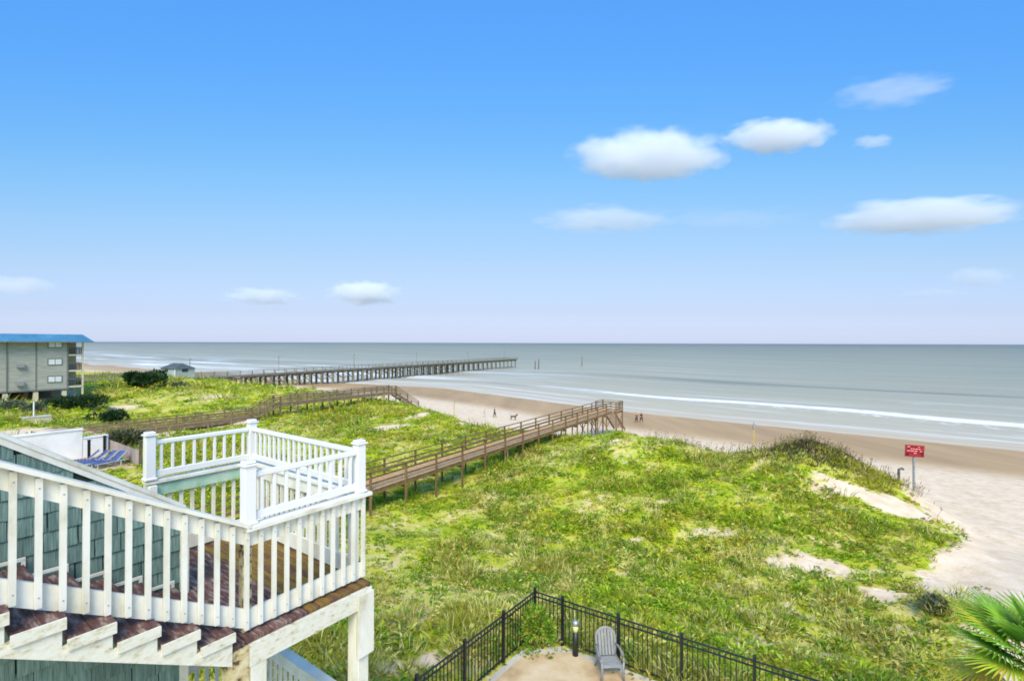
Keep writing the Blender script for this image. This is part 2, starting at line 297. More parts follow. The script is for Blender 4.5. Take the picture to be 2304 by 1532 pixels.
def axis(parts):
    o = []
    for (a, b, st) in parts: o += list(np.arange(a, b, st))
    return np.array(o + [parts[-1][1]], float)
gx = axis([(-30000, -3000, 9000), (-3000, -500, 500), (-500, -160, 40), (-160, -60, 1.6), (-60, -12, .8), (-12, 34, .3), (34, 80, 1.5), (80, 300, 20), (300, 3000, 450), (3000, 30000, 9000)])
gy = axis([(-3000, -100, 725), (-100, 6, 10), (6, 12, .6), (12, 46, .3), (46, 110, .8), (110, 180, 1.8), (180, 500, 20), (500, 3000, 500), (3000, 40000, 9000)])
GX, GY = np.meshgrid(gx, gy)
VV, GZ, GS, GA, GT, GW = vegmask(GX, GY)
wet = sst((GS - (GW - 25 + 5 * (fbm(GA / 30, GS / 30, 5, 3) - .5))) / 9)
gmat = bpy.data.materials.new('dune_ground'); gmat.use_nodes = True
def build_ground(m):
    t = m.node_tree; n = t.nodes; l = t.links; b = n['Principled BSDF']
    g = n.new('ShaderNodeNewGeometry')
    def noise(sc, det=6, st=None):
        z = n.new('ShaderNodeTexNoise'); z.inputs['Scale'].default_value = sc; z.inputs['Detail'].default_value = det; z.inputs['Roughness'].default_value = .65
        if st:
            mp = n.new('ShaderNodeMapping'); mp.inputs['Rotation'].default_value = (0, 0, -ROT); mp.inputs['Scale'].default_value = st; l.new(g.outputs['Position'], mp.inputs[0]); l.new(mp.outputs[0], z.inputs['Vector'])
        else: l.new(g.outputs['Position'], z.inputs['Vector'])
        return z.outputs['Fac']
    def ramp(f, cols):
        r = n.new('ShaderNodeValToRGB'); e = r.color_ramp.elements
        while len(e) < len(cols): e.new(.5)
        for q, (p, c) in zip(e, cols): q.position = p; q.color = c
        l.new(f, r.inputs[0]); return r.outputs[0]
    def mix(f, c1, c2):
        x = n.new('ShaderNodeMix'); x.data_type = 'RGBA'; l.new(f, x.inputs[0]); l.new(c1, x.inputs[6]); l.new(c2, x.inputs[7]); return x.outputs[2]
    def attr(k):
        a = n.new('ShaderNodeAttribute'); a.attribute_name = k; return a.outputs['Fac']
    dry = ramp(noise(1.3, 8), [(.3, S(206, 178, 144)), (.5, S(225, 199, 167)), (.72, S(235, 213, 186))])
    wetc = ramp(noise(.25, 6, (1, .12, 1)), [(.3, S(168, 132, 84)), (.55, S(186, 148, 98)), (.8, S(198, 164, 114))])
    sand = mix(attr('wet'), dry, wetc)
    fn = n.new('ShaderNodeMath'); fn.operation = 'MULTIPLY_ADD'; l.new(noise(13, 3), fn.inputs[0]); fn.inputs[1].default_value = .45
    fo = n.new('ShaderNodeMath'); fo.operation = 'ADD'; l.new(noise(.55, 8), fo.inputs[0]); fo.inputs[1].default_value = -.225; l.new(fo.outputs[0], fn.inputs[2])
    soil = ramp(fn.outputs[0], [(.3, S(108, 128, 18)), (.4, S(152, 168, 28)), (.48, S(178, 182, 46)), (.55, S(194, 180, 84)), (.66, S(216, 198, 142))])
    ma = n.new('ShaderNodeMath'); ma.operation = 'ADD'; l.new(attr('veg'), ma.inputs[0]); nn = noise(3.0, 8)
    mb = n.new('ShaderNodeMath'); mb.operation = 'MULTIPLY_ADD'; l.new(nn, mb.inputs[0]); mb.inputs[1].default_value = 1.2; mb.inputs[2].default_value = -.6; l.new(mb.outputs[0], ma.inputs[1])
    mr = n.new('ShaderNodeMapRange'); mr.inputs['From Min'].default_value = .35; mr.inputs['From Max'].default_value = .6; l.new(ma.outputs[0], mr.inputs['Value'])
    l.new(mix(mr.outputs[0], sand, soil), b.inputs['Base Color'])
    rr = n.new('ShaderNodeMapRange'); rr.inputs['To Min'].default_value = .95; rr.inputs['To Max'].default_value = .5; l.new(attr('wet'), rr.inputs['Value']); l.new(rr.outputs[0], b.inputs['Roughness'])
    b.inputs['Specular IOR Level'].default_value = .25
    vo = n.new('ShaderNodeTexVoronoi'); vo.inputs['Scale'].default_value = 1.7; vo.inputs['Randomness'].default_value = 1; l.new(g.outputs['Position'], vo.inputs['Vector'])
    vm = n.new('ShaderNodeMapRange'); vm.interpolation_type = 'SMOOTHSTEP'; vm.inputs['From Min'].default_value = .1; vm.inputs['From Max'].default_value = .28; l.new(vo.outputs['Distance'], vm.inputs['Value'])
    vg = n.new('ShaderNodeMapRange'); vg.inputs['From Min'].default_value = .5; vg.inputs['From Max'].default_value = .62; l.new(noise(.22, 4), vg.inputs['Value'])
    vx = n.new('ShaderNodeMix'); l.new(vg.outputs[0], vx.inputs[0]); vx.inputs[2].default_value = 1.0; l.new(vm.outputs[0], vx.inputs[3])
    hs_ = n.new('ShaderNodeMath'); hs_.operation = 'MULTIPLY_ADD'; l.new(vx.outputs[0], hs_.inputs[0]); hs_.inputs[1].default_value = .6; l.new(noise(1.6, 9), hs_.inputs[2])
    bp = n.new('ShaderNodeBump'); bp.inputs['Strength'].default_value = .5; bp.inputs['Distance'].default_value = .12; l.new(hs_.outputs[0], bp.inputs['Height'])
    iv = n.new('ShaderNodeMapRange'); iv.inputs['To Min'].default_value = .55; iv.inputs['To Max'].default_value = .06; l.new(attr('wet'), iv.inputs['Value']); l.new(iv.outputs[0], bp.inputs['Strength'])
    l.new(bp.outputs[0], b.inputs['Normal'])
build_ground(gmat)
tag(obj('ground', gridmesh('ground', GX, GY, GZ, gmat, {'veg': VV, 'wet': wet})), 'sandy beach and rolling vegetated dunes', 'ground', kind='structure')

# ------------------------------------------------------------------ sea
sa = axis([(-60, 60, 20), (60, 70, 2), (70, 150, .7), (150, 300, 2), (300, 900, 20), (900, 3000, 150), (3000, 15000, 2000), (15000, 90000, 15000)])
aa = axis([(-90000, -9000, 13500), (-9000, -1500, 750), (-1500, -420, 60), (-420, 90, 4), (90, 600, 30), (600, 3000, 400), (3000, 90000, 14500)])
SA, AA = np.meshgrid(aa, sa)          # SA = along, AA = seaward
SA, AA = AA, SA
wl = np.interp(AA, WA, WS); SD = SA - wl
near = np.exp(-np.clip(SD, 0, None) / 180.0) * sst((SD - 2) / 10)
swell = near * .16 * np.sin(SD / 3.7 + 3.2 * (fbm(AA / 70, SD / 80, 31, 3)) * 4)
BR = 25 + 3.0 * (fbm(AA / 22, 0 * AA, 33, 4) - .5) * 2
brk = .32 * np.exp(-((SD - BR) / 1.1) ** 2) * sst((AA + 95) / 60)
ZS = SEA_Z + .03 + swell + brk
SX = SA * E1[0] + AA * E2[0]; SY = SA * E1[1] + AA * E2[1]
smat = bpy.data.materials.new('sea_water'); smat.use_nodes = True
def build_sea(m):
    t = m.node_tree; n = t.nodes; l = t.links; b = n['Principled BSDF']
    def attr(k):
        a = n.new('ShaderNodeAttribute'); a.attribute_name = k; return a.outputs['Fac']
    def M(op, a, b2=None, c=None):
        q = n.new('ShaderNodeMath'); q.operation = op
        for i, v in enumerate((a, b2, c)):
            if v is None: continue
            if isinstance(v, (int, float)): q.inputs[i].default_value = v
            else: l.new(v, q.inputs[i])
        return q.outputs[0]
    sd = attr('sd'); al = attr('al'); bk = attr('bk')
    def noise(ks, ka, det=5, w=0.0, rough=.6):
        cx = n.new('ShaderNodeCombineXYZ'); l.new(M('MULTIPLY', sd, ks), cx.inputs[0]); l.new(M('MULTIPLY', al, ka), cx.inputs[1]); cx.inputs[2].default_value = w
        z = n.new('ShaderNodeTexNoise'); z.inputs['Scale'].default_value = 1; z.inputs['Detail'].default_value = det; z.inputs['Roughness'].default_value = rough; l.new(cx.outputs[0], z.inputs['Vector']); return z.outputs['Fac']
    def ramp(f, cols):
        r = n.new('ShaderNodeValToRGB'); e = r.color_ramp.elements
        while len(e) < len(cols): e.new(.5)
        for q, (p, c) in zip(e, cols): q.position = p; q.color = c
        l.new(f, r.inputs[0]); return r.outputs[0]
    def mr(v, a, b2, c=0, d=1, smooth=True):
        q = n.new('ShaderNodeMapRange'); q.interpolation_type = 'SMOOTHSTEP' if smooth else 'LINEAR'
        for i, x in enumerate((v, a, b2, c, d)):
            if isinstance(x, (int, float)): q.inputs[i].default_value = x
            else: l.new(x, q.inputs[i])
        return q.outputs[0]
    def mix(f, c1, c2):
        x = n.new('ShaderNodeMix'); x.data_type = 'RGBA'
        for i, v in ((0, f), (6, c1), (7, c2)):
            if isinstance(v, (tuple, float, int)): x.inputs[i].default_value = v
            else: l.new(v, x.inputs[i])
        return x.outputs[2]
    lg = M('LOGARITHM', M('MAXIMUM', M('ADD', sd, 12), 12), 10)          # log10 of the distance off shore
    # the water itself: silty near the beach, clearer and darker offshore
    base = ramp(mr(lg, 1.08, 3.6, 0, 1, False), [(0, S(200, 180, 150)), (.14, S(184, 171, 144)), (.32, S(163, 157, 133)), (.55, S(141, 140, 118)), (.8, S(117, 119, 98)), (1, S(92, 98, 80))])
    st = noise(.09, .006, 5, 3.0); st2 = noise(.02, .0016, 5, 9.0)
    base = mix(mr(st, .45, .7, 0, .4), base, S(194, 186, 168)); base = mix(mr(st2, .46, .30, 0, .6), base, S(94, 102, 92)); st3 = noise(.16, .0035, 4, 33.0); base = mix(M('MULTIPLY', mr(st3, .40, .30, 0, .6), mr(sd, 6, 22)), base, S(100, 102, 90))
    l.new(base, b.inputs['Base Color'])
    # foam: the breaker line, the thin swash edges and the broken surf to the left
    rag = noise(.9, .35, 5, 1.0, .7); ragl = noise(.12, .02, 5, 7.0)
    dist = M('ABSOLUTE', M('SUBTRACT', sd, M('ADD', bk, -.6)))
    f1 = M('MULTIPLY', mr(dist, 2.0, .5), mr(al, -100, -45)); f1 = M('MULTIPLY', f1, mr(rag, .25, .5))
    tail = M('MULTIPLY', M('MULTIPLY', mr(M('SUBTRACT', bk, sd), 0.5, 1.5), mr(M('SUBTRACT', bk, sd), 9, 2)), mr(noise(.5, .25, 6, 4.0, .75), .5, .64)); tail = M('MULTIPLY', tail, mr(al, -60, 0))
    sw = M('MULTIPLY', mr(M('ABSOLUTE', M('SUBTRACT', sd, M('MULTIPLY_ADD', ragl, 10, 1.0))), 1.1, .2), .35)
    sw2 = M('MULTIPLY', mr(noise(.2, .011, 6, 15.0, .7), .52, .66), mr(sd, 75, 5)); sw2 = M('MULTIPLY', sw2, .6)
    left = M('MULTIPLY', M('MULTIPLY', mr(noise(.05, .006, 6, 21.0, .65), .47, .64), mr(sd, 150, 30)), mr(al, -60, -190))
    gate = mr(noise(.015, .022, 5, 41.0, .6), .47, .6); gate2 = mr(noise(.015, .018, 5, 57.0, .6), .48, .6)
    ln2 = M('MULTIPLY', M('MULTIPLY', mr(M('ABSOLUTE', M('SUBTRACT', sd, M('MULTIPLY_ADD', ragl, 9, 9))), 1.3, .2), gate), .6)
    ln3 = M('MULTIPLY', M('MULTIPLY', mr(M('ABSOLUTE', M('SUBTRACT', sd, M('MULTIPLY_ADD', ragl, 14, 42))), 1.6, .2), gate2), .6)
    f1 = M('MULTIPLY', f1, mr(noise(.02, .03, 5, 77.0, .65), .3, .5, .35, 1)); f1 = M('MAXIMUM', f1, M('MAXIMUM', ln2, ln3))
    foam = M('MAXIMUM', M('MAXIMUM', M('MAXIMUM', f1, tail), M('MAXIMUM', sw, sw2)), left)
    l.new(mix(foam, base, S(232, 236, 240)), b.inputs['Base Color'])
    l.new(mr(foam, 0, 1, .32, .8), b.inputs['Roughness']); b.inputs['Specular IOR Level'].default_value = .09; b.inputs['IOR'].default_value = 1.33
    h = M('ADD', M('MULTIPLY', noise(.5, .06, 5, 2.0), 1.0), M('MULTIPLY', noise(.12, .012, 3, 5.0), 2.0))
    bp = n.new('ShaderNodeBump'); bp.inputs['Strength'].default_value = .5; bp.inputs['Distance'].default_value = .6; l.new(h, bp.inputs['Height']); l.new(bp.outputs[0], b.inputs['Normal'])
build_sea(smat)
tag(obj('sea', gridmesh('sea', SX, SY, ZS, smat, {'sd': SD, 'al': AA, 'bk': BR})), 'grey-green ocean with a white breaker line', 'sea', kind='structure')
# ------------------------------------------------------------------ the outside stairs with their landing
LZ = 5.03; LT, LW = 1.42, 2.75; SLOPE = .57; G = .31; RISE = SLOPE * G; TOP_T = -3.1
C0 = Vector((-2.71, 5.0, 0))
stair = thing('outside_staircase', C0, ROT, 'white painted wooden outside stairs with landing and worn red-brown treads', 'staircase')
# landing boards run along the shore; the seaward ones are ochre with algae
landing = box('landing_frame', stair, (LT + .0, LW + .26, .17), (LT / 2 - .02, LW / 2, LZ - .145), 'peel_white')
n_pl = 12; pw = (LT + .24) / n_pl
for k in range(n_pl):
    t = -.2 + pw * (k + .5)
    box('plank', landing, (pw - .008, LW + .285, .04), (t - (LT / 2 - .02), .0175, .145 - .02 + .0), 'tread_ochre' if k >= 6 else 'tread', bev=.004)
def fascia(p0, p1, h=.3, top=LZ - .045):
    return beam('fascia', stair, (p0[0], p0[1], top - h), (p1[0], p1[1], top - h), .045, h, 'peel_white')
fascia((-.03, -.135), (LT + .03, -.135), .22); fascia((LT + .01, -.14), (LT + .01, LW + .14), .22); fascia((LT + .03, LW + .155), (-.135, LW + .155), .22)
# posts carrying both landings
GZ0 = -1.2
for (t, w_, st, sw, m) in ((-.05, -.06, .15, .15, 'rot_white'), (LT - .07, -.06, .15, .15, 'peel_white'), (LT - .07, LW + .02, .15, .15, 'peel_white'), (-.05, LW + .02, .15, .15, 'peel_white')):
    box('support_post', stair, (st, sw, LZ - .235 - GZ0), (t, w_, (LZ - .235 + GZ0) / 2), m, bev=.006)
box('post_cladding', stair, (.15, .03, 1.6), (.06, -.145, LZ - 1.07), 'old_white')
box('corner_block', stair, (.17, .2, .5), (-.12, -.05, LZ - .3), 'rot_white')
box('post_cladding', stair, (.22, .03, .75), (LT - .07, -.175, LZ - .46), 'old_white')
box('post_cladding', stair, (.03, .16, 1.3), (LT - .16, -.05, LZ - .92), 'old_white')
def rail(parent, p0, p1, base, n_end=True, side=-1, slope0=0.0, slope1=0.0, mb='old_white', mcap='old_white', mtop=None, caph=1.05, gap=.14, skip_first=False, over=.02, screws=False):
    """wooden railing: p0->p1 in plan, balusters on the given side of the boards; slopeX = rise at each end"""
    p0 = Vector((p0[0], p0[1], 0)); p1 = Vector((p1[0], p1[1], 0)); d = (p1 - p0); ln = d.length; d.normalize(); nrm = Vector((d.y, -d.x, 0)) * side
    z0, z1 = base + slope0, base + slope1
    u = lambda p, z: (p.x, p.y, z)
    root = beam('railing_cap', parent, u(p0 - d * .02 - nrm * .0, z0 + caph), u(p1 + d * over, z1 + caph), .15, .04, mcap)
    # boards sit behind the balusters
    q0 = p0 - nrm * .02; q1 = p1 - nrm * .02
    beam('top_board', root, u(q0, z0 + caph - .172), u(q1, z1 + caph - .172), .036, .17, mtop or mb)
    beam('bottom_board', root, u(q0, z0 + .03), u(q1, z1 + .03), .036, .2, mb)
    k = max(2, round(ln / gap))
    for i in range(k + 1):
        if i == 0 and skip_first: continue
        f = i / k; p = p0 + d * ln * f + nrm * .02; z = z0 + (z1 - z0) * f
        box('baluster', root, (.04, .036, caph - .06), (p.x, p.y, z + .03 + (caph - .06) / 2 + .018), mb, rot=(0, 0, math.atan2(d.y, d.x)))
        if screws:
            for zz in (.13, caph - .09): box('screw', root, (.009, .004, .009), tuple(p + nrm * .019 + Vector((0, 0, z + zz))), 'galv', rot=(0, 0, math.atan2(d.y, d.x)))
    return root
rail(stair, (0, 0), (LT, 0), LZ, side=1, over=.1, screws=True)
rail(stair, (LT, 0), (LT, LW), LZ, side=1)
rail(stair, (LT, LW), (0, LW), LZ, side=1, mtop='green_white')
rail(stair, (0, 0), (TOP_T, 0), LZ, side=-1, slope0=.02, slope1=-TOP_T * SLOPE, skip_first=True, screws=True)
for (t, w_) in ((.03, .07), (LT - .07, .07), (LT - .07, LW - .07), (.05, LW - .07)):
    box('railing_post', stair, (.09, .09, 1.03), (t, w_, LZ + .515), 'rot_white' if (t, w_) == (.03, .07) else 'old_white', bev=.004)
# newer vinyl rail standing on the caps
VB = LZ + 1.092; vin = box('vinyl_base_strip', stair, (LT - .02, .1, .008), (LT / 2, 0, VB + .004), 'vinyl')
vin.name = 'vinyl_railing'
def vloc(p): return (p[0] - LT / 2, p[1], p[2] - VB - .004)
def vbox(name, size, p, rot=(0, 0, 0), bev=.003): return box(name, vin, size, vloc(p), 'vinyl', rot, bev)
VP = {'c': (.03, .02), 'd': (LT - .03, .02), 'b': (LT - .03, LW - .02), 'a': (.03, LW - .02)}
for k, (t, w_) in VP.items():
    vbox('vinyl_post', (.115, .115, .6), (t, w_, VB + .31), bev=.005)
    vbox('post_cap', (.15, .15, .02), (t, w_, VB + .62), bev=.004); vbox('post_cap', (.12, .12, .03), (t, w_, VB + .645), bev=.012); vbox('post_skirt', (.145, .145, .03), (t, w_, VB + .025), bev=.006)
def vrun(a, b):
    a, b = Vector(VP[a]), Vector(VP[b]); d = b - a; ln = d.length; an = math.atan2(d.y, d.x); c = (a + b) / 2
    vbox('top_rail', (ln - .115, .06, .06), (c.x, c.y, VB + .51), (0, 0, an), .01); vbox('bottom_rail', (ln - .115, .045, .085), (c.x, c.y, VB + .085), (0, 0, an), .006)
    k = round(ln / .135)
    for i in range(1, k):
        p = a + d * (i / k); vbox('vinyl_baluster', (.034, .034, .36), (p.x, p.y, VB + .306), (0, 0, an))
vrun('c', 'd'); vrun('d', 'b'); vrun('b', 'a')
# flight going up to the left
n_st = int(-TOP_T / G); T0, ZB = -.17, -.015       # first nosing, height trim
def carriage(name, y0, y1, m):
    pts = [(T0 - .03, LZ - .05)]
    for i in range(n_st):
        z = LZ + (i + 1) * RISE - .045 + ZB; pts += [(T0 - i * G - .03, z), (T0 - (i + 1) * G - .03, z)]
    e = T0 - n_st * G - .03; pts += [(e, LZ - SLOPE * e - .28), (T0 - .03, LZ - SLOPE * (T0 - .03) - .28)]
    return prism(name, stair, pts, y0, y1, m)
carriage('stringer', -.165, -.11, 'peel_white'); carriage('stringer', 1.28, 1.33, 'peel_white')
for i in range(n_st):
    z = LZ + (i + 1) * RISE + ZB
    for j in range(2):
        tr = box('tread', stair, (G / 2 - .004, 1.48, .04), (T0 - i * G - G * (.25 + .5 * j), .575, z - .022), 'tread', bev=.004)
    box('tread_cleat', stair, (G - .006, .022, .085), (T0 - i * G - G / 2 - .005, -.178, z - .046), 'peel_white')
    # painted skirt against the shingled wall
    box('skirt_strip', stair, (G + .03, .02, .03), (T0 - i * G - G / 2, 1.36, z + .035), 'old_white'); box('skirt_strip', stair, (.03, .02, RISE), (T0 - i * G, 1.36, z - RISE / 2 + .03), 'old_white')
# lower landing
L2 = 2.38
low = box('lower_landing', stair, (LT, LW, .2), (LT / 2, LW / 2, L2 - .14), 'peel_white')
for k in range(10): box('plank', low, (LT / 10 - .008, LW + .1, .04), (-LT / 2 + LT / 10 * (k + .5), 0, .12), 'tread', bev=.004)
rail(stair, (LT + .0, .1), (LT + .0, LW - .1), L2, side=1); rail(stair, (LT - .1, LW), (.1, LW), L2, side=1)
# ------------------------------------------------------------------ shingled half wall between the flights
WT0 = TOP_T - .6; wall = thing('shingled_wall', C0 + Vector((-.8096 * 1.42, .587 * 1.42, 0)), ROT, 'grey-green cedar shingle wall with sloping white cap beside the stairs', 'wall')
wtop = lambda t: LZ + 1.0 + .70 * (-t)
prism('wall_core', wall, [(-.02, GZ0), (-.02, wtop(-.02)), (WT0, wtop(WT0)), (WT0, GZ0)], 0.015, .15, 'shingle_gap')
EXP = .19; nr = 0; z = LZ - 1.75
while z < wtop(-2.3) and nr < 40:
    t = -.06 - (0 if nr % 2 else .0); first = True
    while t > -2.35:
        wd = random.uniform(.2, .38)
        if first: wd *= random.uniform(.4, 1); first = False
        h = EXP + .035; tm = t - wd / 2; top = min(z + h, wtop(t) - .01)
        if top - z > .03:
            if top < z + h - .005:                          # cut to the slope of the cap
                tl = t - wd + .004; tr = t - .004; zl = min(z + h, wtop(tl) - .01); zr = wtop(tr) - .01
                pts = [(tl, z), (tr, z), (tr, zr)] + ([] if zl < z + h else [((wtop(0) - .01 - z - h) / .70, z + h)]) + [(tl, zl)]
                prism('shingle', wall, pts, -.008, .012, 'shingle')
            else:
                wq = round(wd / .02) * .02
                box('shingle', wall, (wq - .008, .02, h), (tm, .002 + random.uniform(-.003, .003), z + h / 2 + random.uniform(-.004, .004)), 'shingle', rot=(R(-4.5), 0, 0))
        t -= wd
    z += EXP; nr += 1
beam('wall_cap', wall, (-.03, .06, wtop(0) - .0), (WT0, .06, wtop(WT0)), .2, .045, 'old_white')
beam('cap_trim', wall, (.0, -.015, wtop(0) - .085), (WT0, -.015, wtop(WT0) - .085), .022, .088, 'old_white')
box('corner_board', wall, (.09, .025, wtop(0) - .1 - GZ0), (-.035, -.018, (wtop(0) - .1 + GZ0) / 2), 'old_white'); box('corner_board', wall, (.025, .15, wtop(0) - .08 - GZ0), (.0, .075, (wtop(0) - .08 + GZ0) / 2), 'old_white')

# ------------------------------------------------------------------ patio, fence, chair, bollard
F0 = Vector((.65, 13.43, 0))
def loc2(F, t, w_, z=0): return Vector((F.x + .587 * t - .8096 * w_, F.y + .8096 * t + .587 * w_, z))
def slab(name, pts, z0, z1, m, label):
    n = len(pts); v = [(p.x, p.y, z0) for p in pts] + [(p.x, p.y, z1) for p in pts]
    f = [tuple(range(n, 2 * n)), tuple(range(n - 1, -1, -1))] + [(k, (k + 1) % n, n + (k + 1) % n, n + k) for k in range(n)]
    me = pmesh(name, v, f, m); bm = bmesh.new(); bm.from_mesh(me); bmesh.ops.recalc_face_normals(bm, faces=bm.faces[:]); bm.to_mesh(me); bm.free()
    return tag(obj(name, me), label, 'paving', kind='structure')
slab('patio', [loc2(F0, -.95, -.28), loc2(F0, -.18, -1.15), loc2(F0, .63, -14), loc2(F0, -9, -14), loc2(F0, -9, -.28)], -.3, .06, 'concrete', 'tan concrete patio inside the black fence')
slab('patio_kerb', [loc2(F0, -.72, -.1), loc2(F0, -.03, -.9), loc2(F0, .8, -14), loc2(F0, .63, -14), loc2(F0, -.18, -1.15), loc2(F0, -.95, -.28), loc2(F0, -9, -.28), loc2(F0, -9, -.1)], -.3, .05, 'kerb', 'pale concrete kerb round the patio')
fence = thing('metal_fence', F0, ROT, 'black metal picket fence around the patio corner', 'fence')
FH = 1.2
def fence_run(dx, dy, ln, posts):
    an = math.atan2(dy, dx)
    for z in (FH - .02, FH - .14, .1):
        beam('fence_rail', fence, (0, 0, z), (dx * ln, dy * ln, z), .03, .03, 'black_metal')
    k = int(ln / .115)
    for i in range(1, k):
        t = i * .115; box('picket', fence, (.018, .018, FH - .1), (dx * t, dy * t, .06 + (FH - .1) / 2), 'black_metal', rot=(0, 0, an))
    for t in posts:
        p = box('fence_post', fence, (.06, .06, FH + .1), (dx * t, dy * t, (FH + .1) / 2 - .02), 'black_metal'); box('post_cap', p, (.075, .075, .03), (0, 0, (FH + .1) / 2 + .015), 'black_metal', bev=.008)
fence_run(-1, 0, 6.0, (0, 1.43, 2.89, 4.35, 5.8)); fence_run(.063, -.998, 10.2, (.84, 2.37, 3.9, 5.42, 6.95, 8.5, 10))
B0 = (1.64, 12.5, .06)
chs = .92
bol = thing('bollard_light', B0, 0, 'black bollard light with pale lens and metal cap by the fence', 'bollard')
lathe('bollard_post', bol, [(.075, 0), (.075, .6)], 'black_metal'); lathe('lens', bol, [(.07, .6), (.07, .76)], 'lens'); lathe('cap', bol, [(.08, .76), (.08, .83), (.06, .87), (.02, .885)], 'cap_metal')
# adirondack chair
ch = thing('garden_chair', (2.36, 11.80, .06), R(6), 'grey resin garden armchair with rounded slatted back on the patio', 'chair')
ch.scale = (chs,) * 3
def tube(name, parent, pts, r, m, seg=8, flat=1.0):
    """round bar through points (flattened along z by flat)"""
    V = []; F = []; n = len(pts); P = [Vector(p) for p in pts]
    for i, p in enumerate(P):
        d = (P[min(i + 1, n - 1)] - P[max(i - 1, 0)]).normalized(); a = d.cross(Vector((0, 1, 0)))
        a = a.normalized() if a.length > .2 else d.cross(Vector((0, 0, 1))).normalized(); b = d.cross(a)
        for k in range(seg):
            t = 2 * math.pi * k / seg; V.append(tuple(p + a * math.cos(t) * r + b * math.sin(t) * r * flat))
    for i in range(n - 1):
        for k in range(seg): F.append((i * seg + k, i * seg + (k + 1) % seg, (i + 1) * seg + (k + 1) % seg, (i + 1) * seg + k))
    F.append(tuple(range(seg - 1, -1, -1))); F.append(tuple(range((n - 1) * seg, n * seg)))
    me = pmesh(name, V, F, m); [setattr(q, 'use_smooth', True) for q in me.polygons]; return obj(name, me, parent)
BT = lambda x, h: (x, .22 + h * .30, .36 + h)                       # a point of the leaning back, h above the seat
arch = [BT(-.22, -.02), BT(-.25, .2), BT(-.255, .42)] + [BT(-.255 * math.cos(R(q)), .42 + .2 * math.sin(R(q))) for q in range(20, 180, 20)] + [BT(.255, .42), BT(.25, .2), BT(.22, -.02)]
tube('back_frame', ch, arch, .034, 'resin_grey', flat=.7)
for k in range(5):
    x = (k - 2) * .085; h1 = .42 + .2 * math.sqrt(max(0, 1 - (x / .255) ** 2)) - .01
    beam_v = [BT(x - .033, .0), BT(x + .033, .0), BT(x + .033, h1), BT(x - .033, h1)]
    f_ = [(p[0], p[1] + .008, p[2]) for p in beam_v] + [(p[0], p[1] - .014, p[2]) for p in beam_v]
    obj('back_slat', pmesh('back_slat', f_, BOXF, 'resin_grey'), ch)
for k in range(7):
    y = -.27 + k * .077; box('seat_slat', ch, (.47, .066, .022), (0, y, .375 - k * .008 - (.012 if k == 0 else 0)), 'resin_grey', rot=(R(-6 if k else 20), 0, 0), bev=.006)
for s in (-1, 1):
    tube('armrest', ch, [(s * .25, .3, .60), (s * .30, .16, .60), (s * .315, .0, .60), (s * .31, -.2, .59), (s * .30, -.29, .555), (s * .29, -.315, .48)], .034, 'resin_grey', flat=.8)
    tube('front_leg', ch, [(s * .29, -.31, .5), (s * .275, -.305, .3), (s * .29, -.33, .0)], .03, 'resin_grey'); tube('rear_leg', ch, [(s * .235, .26, .42), (s * .25, .3, .2), (s * .27, .36, .0)], .03, 'resin_grey')
    box('seat_side', ch, (.04, .56, .06), (s * .25, -.03, .345), 'resin_grey', rot=(R(-5), 0, 0), bev=.01)

# ------------------------------------------------------------------ plants built from leaf faces
def leafset(P, D, Ln, Wd, col, droop=0.0, flat=None):
    """kite-shaped leaves: P base (n,3), D direction, Ln length, Wd width -> verts, colours"""
    n = len(P); D = D / np.linalg.norm(D, axis=1, keepdims=True); r = rng.normal(size=(n, 3)); sd = np.cross(D, r)
    if flat is not None: sd = np.where(flat[:, None], np.cross(D, np.array([0, 0, 1.0])) + .35 * r, sd)
    sd /= np.linalg.norm(sd, axis=1, keepdims=True) + 1e-9
    nr_ = np.cross(sd, D); nr_ *= np.sign(nr_[:, 2:3] + 1e-9)
    tip = P + D * Ln[:, None]; tip[:, 2] -= droop * Ln
    mid = P + D * (Ln * .5)[:, None] + nr_ * (Ln * .08)[:, None]
    V = np.stack([P, mid + sd * (Wd / 2)[:, None], tip, mid - sd * (Wd / 2)[:, None]], 1).reshape(-1, 3)
    return V, np.repeat(np.c_[col, np.ones(n)], 4, axis=0)
def leafmesh(name, V, C, m='leaf'):
    return fastmesh(name, V, np.arange(len(V)), np.arange(0, len(V), 4), m, C)
def shrub(name, x, y, rx, ry, h, n, cols, leaf, label, group=None, stemcol='bark', zoff=0.0):
    z0 = hz(x, y) + zoff; t = thing(name, (x, y, z0), 0, label, 'shrub', group)
    nb = 9; ctr = np.c_[rng.uniform(-.7, .7, nb) * rx, rng.uniform(-.7, .7, nb) * ry, rng.uniform(.4, .8, nb) * h]; rad = rng.uniform(.3, .55, nb)
    k = rng.integers(0, nb, n); d = rng.normal(size=(n, 3)); d /= np.linalg.norm(d, axis=1, keepdims=True)
    P = ctr[k] + d * (rad[k] * rng.uniform(.6, 1.05, n))[:, None] * np.array([rx, ry, h * .75]); P[:, 2] = np.maximum(P[:, 2], .02)
    c = np.array(cols)[rng.integers(0, len(cols), n)] * rng.uniform(.75, 1.25, (n, 1))
    V, C = leafset(P, d + np.array([0, 0, .5]), leaf * rng.uniform(.6, 1.3, n), leaf * .5 * rng.uniform(.7, 1.3, n), c)
    obj('foliage', leafmesh('foliage', V, C), t)
    lst = [rodv((ctr[i][0] * .15, ctr[i][1] * .15, -.15), tuple(ctr[i]), .03 * h + .012, 6, .012) for i in range(6)]
    joined('stems', t, lst, stemcol); return t
DK = [(.016, .045, .016), (.03, .075, .02), (.05, .11, .03)]
shrub('shrub', .72, 12.85, .4, .36, 1.0, 3000, [(.1, .3, .02), (.2, .42, .03), (.34, .46, .05), (.5, .46, .08)], .11, 'wispy bright green bush in the corner of the black fence')
